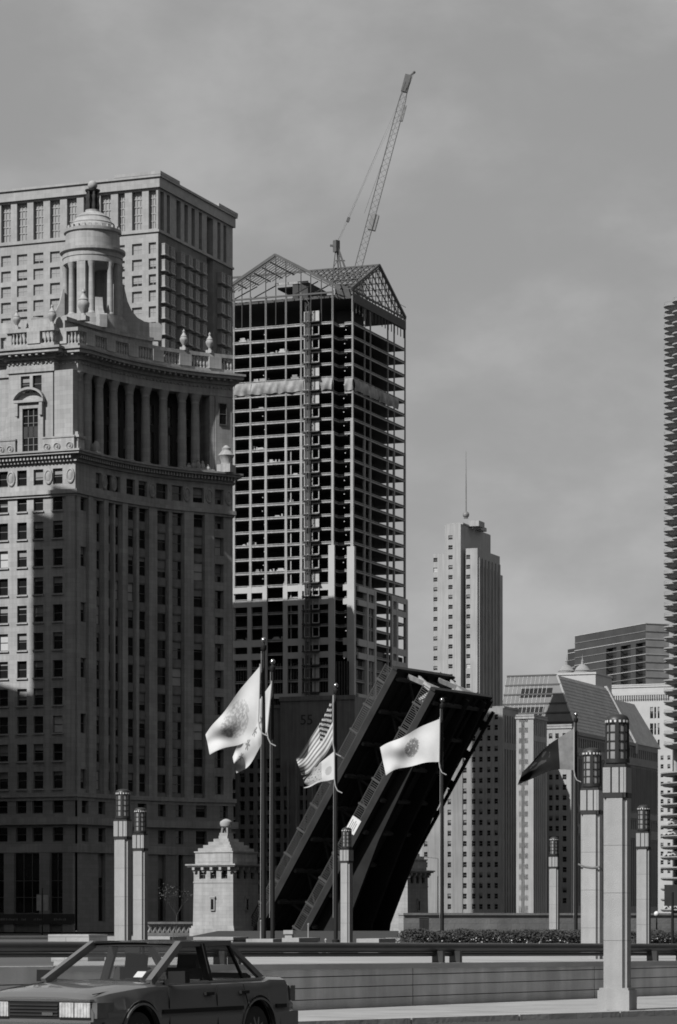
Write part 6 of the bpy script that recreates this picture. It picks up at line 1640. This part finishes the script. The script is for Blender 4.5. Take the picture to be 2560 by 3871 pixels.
for hx_ in (-HWB, HWB):
    q = MB(); q.box(hx_ - .40, hx_ + .40, -.80, .80, .34, .705)
    # wheel housing, kept inside the wings
    n = 16
    for sgn in (-1, 1):
        q = MB(); pts = [(hx_ + (ARC + .004) * math.cos(math.pi * k / n), .31 + (ARC + .004) * math.sin(math.pi * k / n)) for k in range(n + 1)]
        for (xa, za), (xb, zb2) in zip(pts[:-1], pts[1:]): q.face([(xa, sgn * .80, za), (xb, sgn * .80, zb2), (xb, sgn * .5, zb2), (xa, sgn * .5, za)])
        q.face([(x, sgn * .5, z) for x, z in pts])
        q.build('wheel_housing', 'car_trim', Cr)
    for sgn in (-1, 1):                                       # wheel-arch lip
        q = MB()
        for k in range(n):
            a0, a1 = math.pi * k / n, math.pi * (k + 1) / n; hwh = interp(HWT, hx_)
            q.bar((hx_ + .395 * math.cos(a0), sgn * (hwh + .012), .31 + .395 * math.sin(a0)), (hx_ + .395 * math.cos(a1), sgn * (hwh + .012), .31 + .395 * math.sin(a1)), .025, .028, (0, 1, 0))
        q.build('arch_lip', 'car_paint', Cr, True)
def wheel(x, sgn):
    y = sgn * .72; q = MB(); prof = [(.20, -.09), (.275, -.095), (.305, -.07), (.31, 0), (.305, .07), (.275, .095), (.20, .09)]
    q.lathe(prof, 28); t_ = q.build('tyre', 'tyre', None, True)
    q = MB(); q.lathe([(.205, -.07), (.205, .06), (.19, .08), (.16, .055), (.15, .06), (.08, .085), (.05, .1), (.02, .1)], 28)
    for k in range(10):
        a_ = 2 * math.pi * k / 10; q.tube((.09 * math.cos(a_), .09 * math.sin(a_), .088), (.185 * math.cos(a_), .185 * math.sin(a_), .075), .018, n=5)
    r_ = q.build('rim', 'steel_grey', None, True)
    w_ = bpy.data.objects.new('wheel', None); C.objects.link(w_); w_.parent = Cr; w_.location = (x, y, .31); w_.rotation_euler = (R(-90 * sgn), 0, 0)
    t_.parent = w_; r_.parent = w_
for x in (-HWB, HWB):
    for s_ in (-1, 1): wheel(x, s_)
# --- greenhouse
WSB, WST, RWT, RWB = (.92, .71, .925), (.10, .585, 1.352), (-1.02, .585, 1.362), (-1.66, .675, .955)
def mir(p, s_): return (p[0], p[1] * s_, p[2])
q = MB()                                                       # roof with crown
NX, NY = 12, 10
for i in range(NX + 1):
    for j in range(NY + 1):
        u, v = i / NX, -1 + 2 * j / NY; x = RWT[0] - .03 + (WST[0] - RWT[0] + .06) * u
        q.v.append((x, v * .60, 1.355 + .035 * (1 - v * v) * (1 - .5 * (2 * u - 1) ** 2) + .012 * (1 - (2 * u - 1) ** 2)))
for i in range(NX):
    for j in range(NY): a_ = i * (NY + 1) + j; q.f.append((a_, a_ + NY + 1, a_ + NY + 2, a_ + 1)); q.m.append(0)
q.build('roof', 'car_paint', Cr, True)
q = MB(); q.box(RWT[0], WST[0], -.55, .55, 1.325, 1.345); q.build('headliner', 'car_seat', Cr)
for s_ in (-1, 1):
    q = MB(); q.bar(mir(WSB, s_), mir(WST, s_), .07, .085); q.build('a_pillar', 'car_paint', Cr)
    q = MB(); q.bar(mir(WST, s_), mir(RWT, s_), .06, .06); q.build('roof_rail', 'car_paint', Cr)
    q = MB(); q.extrude([(RWT[0] + .02, s_ * .58, 1.345), (RWT[0] - .08, s_ * .58, 1.345), (RWB[0] - .05, s_ * .675, .94), (RWB[0] + .10, s_ * .685, .94)], (0, s_ * -.05, 0)); q.build('c_pillar', 'car_paint', Cr)
    q = MB(); q.bar((-.34, s_ * .715, .92), (-.36, s_ * .587, 1.345), .05, .10, (0, 1, 0)); q.build('b_pillar', 'car_trim', Cr)
    q = MB(); q.bar((-1.15, s_ * .700, .93), (-.98, s_ * .587, 1.345), .03, .03, (0, 1, 0)); q.build('window_divider', 'car_trim', Cr)
    q = MB(); q.bar((.86, s_ * .735, .915), (-1.62, s_ * .715, .935), .03, .025); q.build('belt_trim', 'car_chrome', Cr)
    q = MB(); q.face([(.80, s_ * .705, .92), (-.33, s_ * .712, .925), (-.355, s_ * .584, 1.338), (.12, s_ * .578, 1.338)]); q.build('door_glass', 'car_glass', Cr)
    q = MB(); q.face([(-.36, s_ * .712, .925), (-1.55, s_ * .685, .945), (-1.0, s_ * .582, 1.34), (-.37, s_ * .584, 1.338)]); q.build('door_glass', 'car_glass', Cr)
    # door shut lines, rub strip, handles
    hw_ = .86
    q = MB()
    for x0_, x1_ in ((.72, .70), (-.33, -.33), (-1.02, -.93)): q.bar((x0_, s_ * .862, .27 if x0_ > -1 else .60), (x1_, s_ * .832, .88), .004, .012, (0, 1, 0))
    q.build('shut_line', 'car_trim', Cr)
    q = MB(); q.box(-1.9, -1.66, s_ * .845, s_ * .867, .585, .63); q.box(-.88, .88, s_ * .855, s_ * .876, .585, .63); q.build('rub_strip', 'car_trim', Cr)
    for x in (-.14, -.93): q = MB(); q.box(x - .09, x + .09, s_ * .83, s_ * .868, .77, .805); q.build('door_handle', 'car_trim', Cr)
    q = MB(); q.bar((.60, s_ * .79, .985), (.58, s_ * 1.0, .99), .12, .135); q.bar((.66, s_ * .74, .93), (.62, s_ * .84, .95), .05, .05); mi_ = q.build('door_mirror', 'car_trim', Cr)
    q = MB(); q.box(.528, .534, s_ * .82, s_ * .97, .925, 1.02); q.build('mirror_glass', 'car_chrome', mi_)
    # headlamp wrapping into the corner light
    q = MB(); q.box(2.02, 2.152, s_ * .34, s_ * .735, .575, .735, 0)
    for yy in (.36, .40, .44, .48, .52, .56, .60, .64, .68, .715): q.box(2.152, 2.157, s_ * yy, s_ * (yy + .012), .58, .73, 0)
    q.box(2.02, 2.16, s_ * .332, s_ * .74, .56, .574, 1); q.box(2.02, 2.16, s_ * .527, s_ * .533, .5745, .7355, 1); q.build('headlight', ['car_light', 'car_trim'], Cr)
    q = MB(); q.box(1.80, 2.13, s_ * .748, s_ * .815, .565, .735); q.build('corner_light', 'amber', Cr)
    q = MB(); q.box(-2.215, -2.1, s_ * .35, s_ * .80, .66, .84); q.build('tail_light', 'amber', Cr)
q = MB(); q.face([(.91, .67, .93), (.91, -.67, .93), (.115, -.55, 1.345), (.115, .55, 1.345)][::-1]); q.build('windscreen', 'car_glass', Cr)
q = MB(); q.face([(-1.65, .62, .96), (-1.65, -.62, .96), (-1.03, -.54, 1.352), (-1.03, .54, 1.352)]); q.build('rear_window', 'car_glass', Cr)
q = MB(); q.box(.50, .512, .30, .42, .985, 1.06)
q = MB(); x_, z_ = .705, .995; q.face([(.74, .50, .985), (.74, .38, .985), (.635, .375, 1.05), (.635, .49, 1.05)][::-1]); q.build('windscreen_sticker', 'paper', Cr)
# grille, bumpers, plate, bonnet seam, wipers
q = MB(); q.box(2.06, 2.15, -.325, .325, .56, .73, 0)
for k in range(4): q.box(2.148, 2.162, -.32, .32, .585 + .037 * k, .602 + .037 * k, 1)
q.build('grille', ['car_trim', 'bronze'], Cr)
q = MB(); q.box(2.158, 2.168, .12, .26, .59, .625); q.build('grille_badge', 'car_chrome', Cr)
q = MB(); q.box(2.08, 2.165, -.745, .745, .746, .77); q.build('bonnet_lip', 'car_chrome', Cr)
def bumper(x0, x1, sg, nm):
    q = MB(); q.box(x0, x1, -.80, .80, .33, .53, 0); q.box(min(x1, x1 + .012 * sg), max(x1, x1 + .012 * sg), -.78, .78, .475, .52, 1); q.box(min(x1, x1 + .012 * sg), max(x1, x1 + .012 * sg), -.78, .78, .37, .41, 1)
    for s_ in (-1, 1): q.box(x0 - .28 * sg, x0, s_ * .80, s_ * .83, .36, .52, 0)
    return q.build(nm, ['car_paint', 'car_chrome'], Cr)
bumper(2.0, 2.24, 1, 'front_bumper'); bumper(-2.1, -2.29, -1, 'rear_bumper')
q = MB(); q.box(2.255, 2.262, -.16, .16, .25, .40); pl = q.build('number_plate', 'paper', Cr)
q = MB()
for k in range(6): q.box(2.2625, 2.264, -.13 + k * .046, -.10 + k * .046, .295, .36)
q.build('worn_characters', 'car_trim', pl)
q = MB(); q.bar((.88, .55, .93), (.80, .05, .955), .02, .02); q.bar((.88, -.1, .93), (.80, -.6, .95), .02, .02); q.build('wiper', 'car_trim', Cr)
# bonnet and boot seams, aerial
for s_ in (-1, 1):
    q = MB(); q.bar((2.05, s_ * .70, .822), (.92, s_ * .715, .922), .008, .008); q.build('bonnet_seam', 'car_trim', Cr)
    q = MB(); q.bar((-1.66, s_ * .66, .951), (-2.05, s_ * .655, .942), .008, .008); q.build('boot_seam', 'car_trim', Cr)
q = MB(); q.tube((-1.75, -.72, .93), (-1.9, -.72, 1.55), .004, n=5); q.build('aerial', 'car_chrome', Cr)
# interior
for y in (.36, -.36):
    q = MB(); q.box(-.30, .28, y - .25, y + .25, .40, .58); q.bar((-.22, y, .50), (-.46, y, 1.05), .48, .14, (1, 0, 0)); q.bar((-.47, y, 1.07), (-.50, y, 1.22), .26, .09, (1, 0, 0)); q.build('front_seat', 'car_seat', Cr)
q = MB(); q.box(-1.35, -.85, -.6, .6, .40, .60); q.bar((-1.28, 0, .55), (-1.45, 0, .98), 1.2, .12, (1, 0, 0)); q.build('rear_seat', 'car_seat', Cr)
q = MB(); q.box(.42, .80, -.66, .66, .62, .90); q.build('dashboard', 'car_seat', Cr)
q = MB(); n = 20
for k in range(n):
    a0, a1 = 2 * math.pi * k / n, 2 * math.pi * (k + 1) / n
    def sp(a): return (.30 + .07 * math.sin(a) * -1, .36 + .18 * math.cos(a), .90 + .165 * math.sin(a))
    q.tube(sp(a0), sp(a1), .014, n=6)
q.bar((.30, .20, .90), (.30, .52, .90), .03, .04); q.tube((.30, .36, .90), (.5, .36, .80), .03); q.build('steering_wheel', 'car_seat', Cr)
q = MB(); q.box(.14, .17, -.10, .10, 1.25, 1.31); q.build('rear_view_mirror', 'car_trim', Cr)
